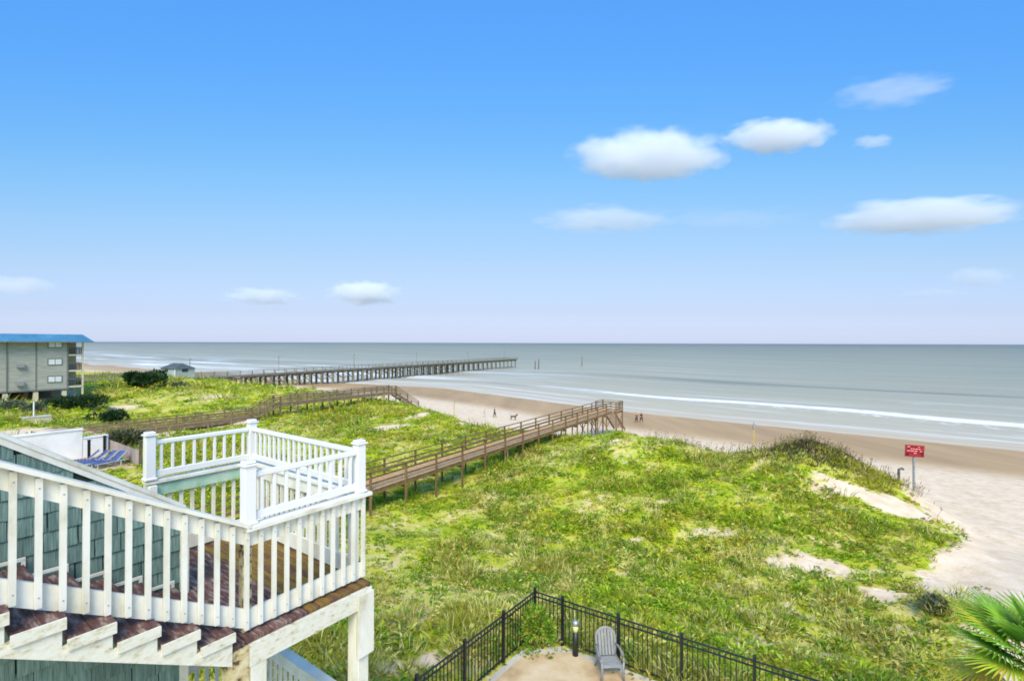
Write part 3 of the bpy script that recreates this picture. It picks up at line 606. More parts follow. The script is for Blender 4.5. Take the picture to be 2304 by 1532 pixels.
shrub('shrub', -60.8, 81, 3.6, 2.2, 2.6, 2600, DK, .5, 'largest dark green bush, on the dune below the beach hut')
shrub('shrub', -52.5, 59.3, 3.3, 1.5, 1.5, 2200, DK, .4, 'long low dark green bush beside the grey building stilts')
shrub('shrub', -45.2, 55.0, 1.7, 1.2, 1.2, 1500, DK, .32, 'small round dark green bush above the white pool wall')
shrub('shrub', 14.2, 16.4, .55, .45, .5, 700, [(.14, .16, .06), (.2, .19, .09), (.27, .24, .14), (.06, .1, .03)], .16, 'brownish prickly bush at the sand edge behind the palm')
shrub('shrub', -30.4, 38.2, 1.7, 1.0, 1.2, 1400, [(.1, .12, .05), (.2, .18, .1), (.07, .09, .03)], .3, 'grey-brown scrub behind the low pool fence')
for (x, y, r, lb) in ((-57.5, 56, 1.5, 'grey-green bush at the left edge under the blue-roofed building'), (-53.0, 54.5, 1.2, 'small grey-green bush right of the one at the left edge'), (-54.5, 80.5, 1.4, 'low olive bush just right of the largest dark bush')):
    shrub('shrub', x, y, r, r * .8, 1.1, 900, [(.16, .18, .12), (.22, .24, .14), (.1, .13, .06)], .3, lb)

# fan palm at the lower right
pz = hz(9.95, 9.1); palm = thing('fan_palm', (9.95, 9.1, pz), 0, 'fan palm with green and yellowing fronds at the lower right', 'palm')
PH = 2.1 - pz
lathe('trunk', palm, [(.2, -.2), (.17, .4), (.15, PH * .6), (.17, PH * .9), (.12, PH)], 'bark', 12)
def frond(az, el, stalk, ln, col, nl=32, droop=.16):
    a, e = R(az), R(el); d = Vector((math.cos(a) * math.cos(e), math.sin(a) * math.cos(e), math.sin(e))); base = Vector((0, 0, PH)) + d * .06; hub = base + d * stalk * .92 - Vector((0, 0, .06 * stalk))
    sidev = d.cross(Vector((0, 0, 1))).normalized(); V = []; C = []; F = []
    v, f = rodv(tuple(base), tuple(hub), .018, 5, .01); 
    for q in v: V.append(q); C.append((.3, .33, .05, 1))
    F += f
    upv = sidev.cross(d).normalized()
    for k in range(nl):
        th = R(-105 + 210 * k / (nl - 1)); dl = (d * math.cos(th) + sidev * math.sin(th)).normalized(); l2 = ln * (.72 + .28 * math.cos(th * .8)) * random.uniform(.93, 1.05)
        across = (sidev * math.cos(th) - d * math.sin(th)) ; o = len(V); wdt = .03 * ln / .9; cc = [c * random.uniform(.8, 1.2) for c in col]
        for (fr, ww) in ((0.0, .3), (.35, 1.0), (.7, .7), (1.0, .05)):
            c0 = hub + dl * l2 * fr + Vector((0, 0, -droop * l2 * fr ** 2.2)) + upv * .05 * ln * abs(math.sin(th)) * fr
            for sg in (-1, 0, 1):
                V.append(tuple(c0 + across * wdt * ww * sg + upv * (-.012 if sg == 0 else 0))); C.append((*cc, 1))
        for q in range(3):
            for sg in range(2):
                i0 = o + q * 3 + sg; F.append((i0, i0 + 1, i0 + 4, i0 + 3))
    me = bpy.data.meshes.new('frond'); me.from_pydata(V, [], F); ca = me.attributes.new('col', 'FLOAT_COLOR', 'POINT'); ca.data.foreach_set('color', np.array(C, np.float32).ravel()); me.materials.append(MATS['frond']); me.update()
    return obj('frond', me, palm)
GR = (.24, .43, .04); YG = (.46, .55, .05); YL = (.7, .56, .07); TN = (.42, .3, .14)
for az, el, sk, ln, cl in ((165, 30, .75, .85, GR), (190, 8, .85, .85, YG), (130, 48, .6, .9, GR), (100, 25, .8, .85, GR), (60, 45, .6, .9, GR), (20, 20, .8, .85, GR), (330, 35, .7, .85, YG), (285, 15, .8, .8, GR), (245, 30, .7, .85, YG), (215, -22, .8, .75, YL), (180, -30, .85, .8, YL), (150, -18, .85, .8, YL), (240, -40, .7, .7, TN), (120, -35, .8, .7, TN), (150, 70, .5, .8, GR), (300, 65, .5, .8, GR), (205, 48, .6, .85, GR), (175, 18, .8, .85, GR), (145, 32, .75, .9, YG), (198, 28, .8, .9, GR), (118, 38, .7, .9, GR)):
    frond(az, el, sk, ln, cl)
# ------------------------------------------------------------------ near boardwalk over the dunes
BD = np.array([.5275, .8495]); BANG = math.atan2(BD[1], BD[0])
B1 = Vector((-13.2, 16.2, .3)); BL = 46.6; BW = 1.6        # deck axis start (near edge) and length
walk = thing('boardwalk', B1, BANG, 'brown wooden boardwalk rising over the dunes to a beach platform', 'boardwalk')
def wz(t): return B1.z                                       # deck is level
def ground_local(root, ang, t, w_):
    x = root.x + math.cos(ang) * t - math.sin(ang) * w_; y = root.y + math.sin(ang) * t + math.cos(ang) * w_; return hz(x, y) - root.z
lst = []
npk = int(BL / .15)
for k in range(npk):
    lst.append(([(v[0] + .15 * (k + .5), v[1] + BW / 2, v[2] - .02 + random.uniform(-.004, .004)) for v in boxv(.142, BW + .1, .04)], BOXF))
tag(joined('deck_planks', walk, lst, 'board_deck'), kind='stuff')
for w_ in (0.02, BW / 2, BW - .02): beam('joist', walk, (0, w_, -.3), (BL, w_, -.3), .05, .26, 'board_wood')
t = 0.6
while t < BL + .1:
    for w_ in (-.06, BW + .06):
        g = min(-.5, ground_local(B1, BANG, t, w_) - .4); box('post', walk, (.1, .1, .92 - g), (t, w_, (.92 + g) / 2), 'board_wood')
    beam('cross_beam', walk, (t + .07, -.12, -.5), (t + .07, BW + .12, -.5), .05, .2, 'board_wood')
    t += 2.6
for w_ in (-.06, BW + .06):
    beam('handrail', walk, (0, w_, .92), (BL, w_, .92), .14, .04, 'board_wood')
    s_ = .06 if w_ < 0 else -.06
    for z in (.25, .56): beam('mid_rail', walk, (0, w_ + s_, z), (BL, w_ + s_, z), .03, .09, 'board_wood')
# platform at the seaward end with braced legs and steps down
PX0 = BL - 6.0
for w_ in (-.06, BW + .06):
    for k in range(2):
        a = BL - 5.6 + 2.6 * k; g1 = ground_local(B1, BANG, a, w_) + .1
        g2 = max(g1, ground_local(B1, BANG, a + 2.6, w_) + .1)
        beam('brace', walk, (a, w_ - .07, g1 + .1), (a + 2.6, w_ - .07, -.45), .04, .12, 'board_wood'); beam('brace', walk, (a, w_ + .07, -.45), (a + 2.6, w_ + .07, g2 + .1), .04, .12, 'board_wood')
plat = box('end_platform', walk, (2.4, 2.6, .05), (BL + 1.1, .7, -.045), 'board_deck')
for (t, w_) in ((BL + .05, -.5), (BL + 2.2, -.5), (BL + 2.2, 1.9), (BL + .05, 1.95)):
    g = ground_local(B1, BANG, t, w_) - .5; box('post', walk, (.12, .12, .95 - g), (t, w_, (.95 + g) / 2), 'board_wood')
for (a, b) in (((BL + .05, -.5), (BL + 2.2, -.5)), ((BL + 2.2, -.5), (BL + 2.2, 1.9)), ((BL + 2.2, 1.9), (BL + .05, 1.95))):
    beam('handrail', walk, (*a, .93), (*b, .93), .14, .04, 'board_wood')
    for z in (.12, .4, .66): beam('mid_rail', walk, (*a, z), (*b, z), .03, .12, 'board_wood')
    beam('rim_joist', walk, (*a, -.32), (*b, -.32), .05, .28, 'board_wood')
beam('brace', walk, (BL + .05, -.58, -2.2), (BL + 2.2, -.58, -.4), .04, .12, 'board_wood'); beam('brace', walk, (BL + .05, -.42, -.4), (BL + 2.2, -.42, -2.2), .04, .12, 'board_wood')
beam('stair_stringer', walk, (BL + 2.2, 2.0, -.35), (BL + 6.4, 2.0, -3.3), .05, .3, 'board_wood'); beam('stair_stringer', walk, (BL + 2.2, .6, -.35), (BL + 6.4, .6, -3.3), .05, .3, 'board_wood')
for k in range(13): box('step', walk, (.3, 1.5, .04), (BL + 2.45 + k * .31, 1.3, -.2 - .218 * k), 'board_deck')

# ------------------------------------------------------------------ farther grey boardwalk
D1 = (.587, .8096)
def run(root, ang, t0, t1, z0, z1, w=1.7, m='grey_wood', posts=2.4, deck=True):
    if deck:
        k = int(abs(t1 - t0) / .3)
        l_ = []
        for i in range(k):
            f = (i + .5) / k; l_.append(([(v[0] + t0 + (t1 - t0) * f, v[1] + w / 2, v[2] + z0 + (z1 - z0) * f) for v in boxv((t1 - t0) / k - .02, w, .05)], BOXF))
        tag(joined('deck_planks', root, l_, m), kind='stuff')
    for y in (0, w):
        for z, hh in ((.95, .05), (.6, .12), (.3, .12)): beam('rail', root, (t0, y, z0 + z), (t1, y, z1 + z), .16 if hh < .1 else .04, hh + .03, m)
        beam('joist', root, (t0, y, z0 - .32), (t1, y, z1 - .32), .06, .28, m)
        n_ = max(1, round((t1 - t0) / posts))
        for i in range(n_ + 1):
            f = i / n_; t = t0 + (t1 - t0) * f; z = z0 + (z1 - z0) * f
            g = min(z - .5, ground_local(root.location, ang, t, y) - .4); box('post', root, (.15, .15, z + .95 - g), (t, y, (z + .95 + g) / 2), m)
far = thing('boardwalk', (-38.8, 48.0, 0), ROT, 'weathered grey boardwalk with steps behind the white railing', 'boardwalk')
run(far, ROT, -9, 13.2, -1.05, -1.05); run(far, ROT, 13.2, 16.6, -1.05, .25, posts=1.7); run(far, ROT, 16.6, 35.2, .25, .25, posts=2.35); run(far, ROT, 35.2, 40.0, .25, -2.6, posts=2.4)

# ------------------------------------------------------------------ pier
PD = np.array([.466, .885]); PANG = math.atan2(PD[1], PD[0]); P0 = Vector((-65.1, 118, 0)); PL = 146.0; PW = 5.0
pier = thing('fishing_pier', P0, PANG, 'long grey wooden fishing pier on piles running out into the sea', 'pier')
pz_ = lambda t: -.2 if t >= 0 else -.2 + min(1.3, -t * .045)
beam('deck', pier, (0, PW / 2, -.35), (PL, PW / 2, -.35), PW, .2, 'pier_wood'); beam('deck', pier, (-45, PW / 2, pz_(-45) - .15), (0, PW / 2, -.35), PW, .2, 'pier_wood')
for y in (.1, PW - .1):
    for z, h in ((.93, .1), (.62, .1), (.3, .1)):
        beam('rail', pier, (0, y, -.2 + z), (PL, y, -.2 + z), .09, h, 'pier_wood'); beam('rail', pier, (-45, y, pz_(-45) + z), (0, y, -.2 + z), .09, h, 'pier_wood')
    for k in range(61): 
        t = -45 + k * (PL + 45) / 60; box('rail_post', pier, (.12, .12, 1.05), (t, y, pz_(t) + .5), 'pier_wood')
    for z in (-.65, ): beam('stringer', pier, (-45, y + (.4 if y < 1 else -.4), pz_(-45) + z + .2), (0, y + (.4 if y < 1 else -.4), -.2 + z + .2 - .25), .3, .3, 'pier_wood'); beam('stringer', pier, (0, y + (.4 if y < 1 else -.4), -.68), (PL, y + (.4 if y < 1 else -.4), -.68), .3, .33, 'pier_wood')
pile_me = {}
t = 0
while t <= PL + .01:
    x, y = P0.x + PD[0] * t, P0.y + PD[1] * t; g = min(hz(x, y), -3.0) - .6
    g = round(max(g, -8.5) * 2) / 2; h = -.68 - g
    if h not in pile_me: v, f = rodv((0, 0, 0), (0, 0, h), .34, 8, .3); pile_me[h] = pmesh('pile', v, f, 'pier_wood')
    bent = beam('bent_cap', pier, (t, -.1, -1.0), (t, PW + .1, -1.0), .35, .32, 'pier_wood')
    for y in (.35, PW / 2, PW - .35): obj('pile', pile_me[h], bent, (t, y, g))
    if t < 90:
        beam('brace', bent, (t + .2, .35, -2.9), (t + .2, PW - .35, -1.1), .08, .22, 'pier_wood')
        if (t // 4) % 2 == 0: beam('brace', bent, (t, .2, -2.8), (t + 4, .2, -1.1), .08, .22, 'pier_wood')
    t += 4.0
for k in range(1, 9):
    t = -k * 4.5; x, y = P0.x + PD[0] * t, P0.y + PD[1] * t; g = hz(x, y) - .4; top = pz_(t) - .3
    if top - g > .2:
        for w_ in (.4, PW - .4): rod('pile', pier, (t, w_, g), (t, w_, top), .2, 'pier_wood')
for t in (-12, 10, 36, 66, 100, 132):
    lp = rod('lamp_post', pier, (t, .1, .5), (t, .1, 4.2), .07, 'pier_wood', 6); box('lamp_head', lp, (.5, .16, .1), (t + .2, .1, 4.25), 'pier_wood')
for (x, y, h, lb) in ((10.9, 230, 3.7, 'left one of two close wooden pilings in the sea beyond the pier end'), (12.6, 231, 4.4, 'right one of two close wooden pilings in the sea beyond the pier end'), (37.5, 262, 5.0, 'single wooden piling standing farthest out in the sea')):
    pt = thing('piling', (x, y, SEA_Z - 1.5), 0, lb, 'piling', 'pilings standing alone in the sea'); rod('pile', pt, (0, 0, 0), (.05, 0, h + 1.5), .28, 'pier_wood', 8, .24); lathe('pile_top', pt, [(.26, h + 1.5), (.2, h + 1.62)], 'pier_wood', 8, loc=(.05, 0, 0))
# hut at the landward end
hut = thing('beach_hut', (-70.5, 103.2, .8), PANG, 'pale hut with dark hipped roof at the landward end of the pier', 'hut')
hw, hd_, he = 2.9, 2.2, 1.9
box('wall', hut, (hd_ * 2 - .5, hw * 2 - .5, he + 1.6), (0, 0, he / 2 - 1.0), 'hut_wall'); box('corner_trim', hut, (.14, .14, he), (-hd_ + .22, -hw + .22, he / 2 - .2), 'white_stucco'); box('window', hut, (.06, 1.2, .8), (-hd_ + .22, .5, 1.4), 'dark_glass'); box('window', hut, (1.2, .06, .8), (0, -hw + .22, 1.4), 'dark_glass')
obj('roof', pmesh('roof', [(-hd_, -hw, he - .25), (hd_, -hw, he - .25), (hd_, hw, he - .25), (-hd_, hw, he - .25), (0, -hw + 1.2, he + .85), (0, hw - 1.2, he + .85)], [(0, 1, 4), (1, 2, 5, 4), (2, 3, 5), (3, 0, 4, 5), (3, 2, 1, 0)], 'hut_roof'), hut)

# ------------------------------------------------------------------ blue roofed building on stilts
bld = thing('apartment_building', (-64.4, 71.0, 0), ROT, 'grey three storey building on stilts with blue metal roof', 'building')
BLn, BDp, Z0, ZE = 26.0, 13.0, 1.15, 8.0        # length landward, depth along shore, underside, eave
box('wall', bld, (BLn, BDp, ZE - Z0), (-BLn / 2, BDp / 2, (ZE + Z0) / 2), 'far_siding')
nb = 24
for k in range(nb):                                # lap siding courses on the visible side
    z = Z0 + (ZE - Z0) * k / nb; box('siding_board', bld, (BLn, .03, (ZE - Z0) / nb - .02), (-BLn / 2, -.01, z + (ZE - Z0) / nb / 2), 'far_siding', rot=(R(-2.5), 0, 0))
for t in (-.1, -3.4, -9, -15): box('trim_board', bld, (.16, .05, ZE - Z0), (t, -.035, (ZE + Z0) / 2), 'far_trim')
box('trim_board', bld, (BLn, .07, .22), (-BLn / 2, -.03, Z0 + .05), 'far_trim')
for fl in range(3):
    zc = 2.65 + fl * 2.47
    for t0 in (-1.45, -8.2, -12.5):
        wn = box('window', bld, (1.6, .07, 1.0), (t0, -.04, zc), 'far_trim')
        for s in (-1, 1): box('pane', wn, (.64, .03, .72), (s * .36, -.035, 0), 'pale_pane')
for k in range(9):
    for y in (.3, BDp / 2, BDp - .3): box('stilt', bld, (.5, .5, 1.6), (-.4 - k * 3.0, y, .4), 'stucco_tan')
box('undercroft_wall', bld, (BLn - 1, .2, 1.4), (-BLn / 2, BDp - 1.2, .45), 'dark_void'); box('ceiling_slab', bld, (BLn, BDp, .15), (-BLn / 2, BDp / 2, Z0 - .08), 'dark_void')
# balconies on the seaward side
for fl in range(3):
    zf = 1.55 + fl * 2.3; sb = box('balcony', bld, (1.7, BDp, .22), (.87, BDp / 2, zf - .1), 'stucco_tan')
    for q in range(4):
        y = 1.6 + q * 3.2; box('balcony_partition', bld, (1.5, .12, 2.05), (.8, y + 1.6, zf + 1.03), 'stucco_tan'); d_ = box('balcony_door', bld, (.06, 1.8, 1.85), (.02, y, zf + .95), 'dark_glass'); box('door_frame', d_, (.05, .1, 1.85), (.02, 0, 0), 'far_trim')
    rl = box('balcony_railing', bld, (.06, BDp, .08), (1.66, BDp / 2, zf + 1.0), 'far_trim')
    for q in range(40): box('bar', rl, (.03, .05, .95), (0, -BDp / 2 + .15 + q * (BDp - .3) / 39, -.5), 'dark_void')
    r2 = box('balcony_railing', bld, (1.6, .06, .08), (.86, .05, zf + 1.0), 'far_trim')
    for q in range(9): box('bar', r2, (.05, .03, .95), (-.75 + q * .19, 0, -.5), 'dark_void')
for y in (.1, 4.3, 8.6, BDp - .1): box('balcony_post', bld, (.2, .2, ZE), (1.62, y, ZE / 2), 'stucco_tan')
o_ = 1.0; zt = ZE + 1.05
rf = obj('roof', pmesh('roof', [(-BLn - o_, -o_, ZE), (1.7 + o_, -o_, ZE), (1.7 + o_, BDp + o_, ZE), (-BLn - o_, BDp + o_, ZE), (-BLn - .2, -.35, zt), (1.7 - .2, -.35, zt), (1.5, BDp + .2, zt), (-BLn - .2, BDp + .2, zt)], BOXF, 'blue_roof'), bld)
n_s = 70
for k in range(n_s):                               # standing seams
    f = (k + .5) / n_s; xb = -BLn - o_ + (BLn + 1.7 + 2 * o_) * f; xt = -BLn - .2 + (BLn + 1.7) * f; v = beamv((xb, -o_ - .01, ZE + .02), (xt, -.36, zt), .05, .05)
    obj('seam', pmesh('seam', v, BOXF, 'blue_roof'), rf)
box('gutter', bld, (BLn + 3.7, .14, .14), (-BLn / 2 + .85, -o_ - .08, ZE - .05), 'far_trim'); box('downspout', bld, (.1, .1, ZE - Z0), (-6.3, -.09, (ZE + Z0) / 2), 'far_trim')
for fl in range(2): box('air_unit', bld, (.8, .4, .5), (-5.0, -.25, 2.2 + 2.47 * fl), 'galv')
vt = box('roof_vent', bld, (1.4, 1.2, 1.1), (-7.6, 1.8, zt + .4), 'galv')

# ------------------------------------------------------------------ neighbouring pool corner
slab('pool_terrace', [Vector(p) for p in ((-32, 23, 0), (-23.9, 31.2, 0), (-28.9, 35.3, 0), (-40, 31, 0))], -.5, .03, 'concrete', 'tan terrace of the neighbouring pool')
hi = thing('white_wall', (-29.7, 33.2, 0), ROT, 'high white stucco wall behind the sloping wall cap', 'wall'); box('wall_body', hi, (9.5, .35, 1.95), (-4.3, .2, .975), 'white_stucco'); box('coping', hi, (9.6, .45, .1), (-4.3, .2, 2.0), 'white_stucco')
lo = thing('white_wall', (-29.7, 33.2, 0), ROT, 'low white stucco wall above the blue loungers', 'wall'); box('wall_body', lo, (1.4, .3, 1.35), (1.17, .2, .675), 'white_stucco'); box('coping', lo, (1.4, .4, .07), (1.17, .2, 1.385), 'white_stucco')
pf = thing('privacy_fence', (-28.9, 35.1, 0), ROT, 'low grey-pink board fence beside the blue loungers', 'fence')
for k in range(41): box('fence_board', pf, (.03, .13, 1.0 + random.uniform(-.02, .02)), (0, -.1 - k * .145, .5), 'privacy_wood')
for z in (.2, .8): box('fence_rail', pf, (.05, 5.9, .09), (.05, -3.0, z), 'privacy_wood')
for y in (.1, -6.05): box('fence_post', pf, (.14, .14, 1.6), (.06, y, .8), 'bark')
for (x, y, lb) in ((-28.5, 33.0, 'dark square post at the left end of the blue loungers'), (-28.75, 34.55, 'dark square post where the low white wall ends')):
    dp = thing('dark_post', (x, y, 0), ROT, lb, 'post', 'dark posts by the loungers'); box('post_shaft', dp, (.14, .14, 1.35), (0, 0, .68), 'dark_void'); box('post_top', dp, (.18, .18, .04), (0, 0, 1.37), 'dark_void')
def lounger(x, y, rz, lb):
    t = thing('sun_lounger', (x, y, .03), rz, lb, 'sun lounger', 'blue loungers by the pool fence')
    for s in (-.3, .3): box('frame_rail', t, (1.9, .04, .05), (0, s, .33), 'alu')
    for a in (-.8, .5):
        for s in (-.3, .3): box('leg', t, (.05, .05, .33), (a, s, .165), 'alu')
    for k in range(7): box('seat_strap', t, (.13, .58, .02), (-.85 + k * .16, 0, .365), 'blue_sling')
    for k in range(5): box('back_strap', t, (.13, .58, .02), (.32 + .11 * k, 0, .42 + .1 * k), 'blue_sling', rot=(0, R(-42), 0))
    box('back_frame', t, (.85, .05, .04), (.55, .3, .6), 'alu', rot=(0, R(-42), 0)); box('back_frame', t, (.85, .05, .04), (.55, -.3, .6), 'alu', rot=(0, R(-42), 0))
for k, lb in enumerate(('leftmost of the blue strap loungers by the pool fence', 'second from left of the blue strap loungers', 'third from left of the blue strap loungers', 'rightmost of the blue strap loungers by the board fence')):
    p = Vector((-28.5, 31.6, 0)) + Vector((.66, .4, 0)) * k * 1.0 + Vector((0, -.5, 0)) * k; lounger(p.x + .8, p.y, ROT + R(8 * k - 10), lb)
ub = thing('utility_box', (-47.5, 48.9, hz(-47.5, 48.9)), ROT, 'pale concrete box with a white pole on the grass left', 'utility box'); box('box_body', ub, (2.0, 1.2, .6), (0, 0, .25), 'stucco_tan'); box('lid', ub, (2.1, 1.3, .06), (0, 0, .58), 'kerb'); rod('pole', ub, (-.2, 0, .6), (-.2, 0, 2.1), .06, 'white_stucco')

# ------------------------------------------------------------------ beach furniture
def mark(bd, x, z, w_, h, m): box('lettering', bd, (w_, .006, h), (x, -.026, z), m)
sz_ = hz(29.39, 35.7); sg = thing('beach_sign', (29.39, 35.7, sz_), R(-6), 'red rectangular notice board on a grey post on the beach', 'sign')
box('post', sg, (.11, .11, 3.0), (0, .08, 1.4), 'galv'); bd = box('board', sg, (1.3, .04, .86), (0, 0, 2.93), 'red_sign', rot=(0, R(3), 0), bev=.006)
random.seed(5)
for r_, z in enumerate((.3, .15, 0, -.15)):
    x = -.52
    while x < .5:
        w_ = random.uniform(.08, .24)
        if x + w_ < .56: mark(bd, x + w_ / 2, z, w_, .06, 'sign_mark' if random.random() < .75 else 'sign_dark')
        x += w_ + .05
mark(bd, -.5, -.26, .2, .24, 'sign_dark'); mark(bd, .52, -.22, .14, .3, 'sign_dark')
def pole(x, y, h, lb, top):
    t = thing('beach_pole', (x, y, hz(x, y) - .1), 0, lb, 'pole'); rod('shaft', t, (0, 0, 0), (0, 0, h), .07, 'yellow_post', 8); 
    if top: rod('lamp_housing', t, (0, 0, h), (0, 0, h + .35), .17, 'galv', 10, .12); rod('bracket', t, (-.25, 0, h + .42), (.25, 0, h + .42), .04, 'galv'); rod('finial', t, (0, 0, h + .35), (0, 0, h + .7), .05, 'galv')
    else: box('panel', t, (.28, .08, .45), (0, 0, h + .05), 'galv')
pole(27.08, 54.75, 1.9, 'yellow pole with a grey fitting on top standing right of the platform', True); pole(-8.47, 72.0, 2.2, 'yellow pole with a small plate, left of the walkers', False)
bp_ = thing('bent_pipe', (24.2, 30.6, hz(24.2, 30.6) - .2), 0, 'short grey bent pipe at the dune foot beside the red sign', 'pipe'); rod('riser', bp_, (0, 0, 0), (0, 0, 1.1), .07, 'rust_pipe'); rod('elbow', bp_, (0, 0, 1.1), (.2, 0, 1.18), .07, 'rust_pipe'); rod('spout', bp_, (.2, 0, 1.18), (.3, 0, 1.1), .07, 'rust_pipe')

# ------------------------------------------------------------------ people on the beach
def skinmesh(name, pts, edges, m, parent, root=0):
    me = bpy.data.meshes.new(name); me.from_pydata([p[:3] for p in pts], edges, []); o = obj(name, me, parent); md = o.modifiers.new('skin', 'SKIN'); md.use_smooth_shade = True
    for i, p in enumerate(pts):
        sv = me.skin_vertices[0].data[i]; sv.radius = (p[3], p[3]); sv.use_root = (i == root)
    ss = o.modifiers.new('sub', 'SUBSURF'); ss.levels = 1; ss.render_levels = 1
    me.materials.append(MATS[m]); return o
def person(x, y, rz, h, shirt, pants, lb, stride=.22, arm=.15, bend=0.0):
    t = thing('person', (x, y, hz(x, y)), rz, lb, 'person'); k = h / 1.75
    sc = lambda L_: [tuple(c * k for c in p) for p in L_]
    P = [(0, 0, .95, .12), (0, .02, 1.2, .12), (0, .02, 1.42, .11), (0, .0, 1.52, .05), (0, -.02, 1.6, .08), (0, -.03, 1.7, .085)]
    E = [(0, 1), (1, 2), (2, 3), (3, 4), (4, 5)]
    for s in (-1, 1):
        f = s * stride; o = len(P)
        P += [(s * .1, 0, .9, .09), (s * .11, -f * .45 - .02, .5, .06), (s * .11, -f, .09, .042), (s * .12, -f - .13, .035, .038)]
        E += [(0, o), (o, o + 1), (o + 1, o + 2), (o + 2, o + 3)]
        o = len(P); P += [(s * .2, .02, 1.4, .055), (s * .26, f * .4 + .03, 1.13, .042), (s * .25, f * arm * 4 - .08, .9, .032)]
        E += [(2, o), (o, o + 1), (o + 1, o + 2)]
        for q in range(4):                                      # fingers
            i = len(P); P += [(s * (.25 + .012 * (q - 1.5)), f * arm * 4 - .1 - .015 * q, .82 + .01 * q, .01)]; E.append((o + 2, i))
        i = len(P); P += [(s * .22, f * arm * 4 - .13, .85, .011)]; E.append((o + 2, i))
    skinmesh('body', sc(P), E, 'skin', t)
    Q = [(0, 0, .93, .15), (0, .02, 1.2, .145), (0, .02, 1.42, .13)]; F = [(0, 1), (1, 2)]
    for s in (-1, 1):
        o = len(Q); Q += [(s * .2, .02, 1.4, .075), (s * .25, s * stride * .3 + .03, 1.2, .062)]; F += [(2, o), (o, o + 1)]
    skinmesh('shirt', sc(Q), F, shirt, t)
    Q = [(0, 0, .96, .14)]; F = []
    for s in (-1, 1):
        o = len(Q); f = s * stride; Q += [(s * .1, 0, .88, .11), (s * .11, -f * .45 - .02, .5, .08), (s * .11, -f * .9, .2, .065)]; F += [(0, o), (o, o + 1), (o + 1, o + 2)]
    skinmesh('trousers', sc(Q), F, pants, t)
    skinmesh('hair', sc([(0, .02, 1.66, .085), (0, 0, 1.74, .085)]), [(0, 1)], 'hair', t)
    return t
person(18.9, 71.4, R(20), 1.62, 'cloth_black', 'cloth_black', 'person in dark clothes walking on the sand right of the platform', .24)
person(18.1, 71.0, R(200), 1.48, 'cloth_red', 'cloth_black', 'person in dull red top beside the walker in dark clothes', .15)
person(-2.5, 71.4, R(80), 1.55, 'cloth_blue', 'cloth_black', 'person in blue shirt walking near the dune edge', .24)
person(-4.0, 71.8, R(70), 1.15, 'cloth_pale', 'cloth_pale', 'small person in pale clothes left of the blue-shirted walker', .16)
dog = thing('dog', (.22, 69.8, hz(.22, 69.8)), R(70), 'brown dog standing on the sand left of the boardwalk', 'dog')
DP = [(0, .3, .52, .12), (0, 0, .5, .13), (0, -.3, .54, .15), (0, -.48, .68, .09), (0, -.58, .8, .085), (0, -.72, .76, .045), (0, .45, .62, .035), (0, .6, .72, .02)]; DE = [(0, 1), (1, 2), (2, 3), (3, 4), (4, 5), (0, 6), (6, 7)]
for s in (-1, 1):
    o = len(DP); DP += [(s * .1, .3, .42, .09), (s * .1, .24, .3, .055), (s * .1, .38, .17, .035), (s * .1, .34, .03, .035)]; DE += [(0, o), (o, o + 1), (o + 1, o + 2), (o + 2, o + 3)]
    o = len(DP); DP += [(s * .1, -.3, .4, .075), (s * .1, -.27, .22, .045), (s * .1, -.3, .03, .035)]; DE += [(2, o), (o, o + 1), (o + 1, o + 2)]
    o = len(DP); DP += [(s * .07, -.54, .9, .025)]; DE += [(4, o)]
skinmesh('body', DP, DE, 'bark', dog, 1)

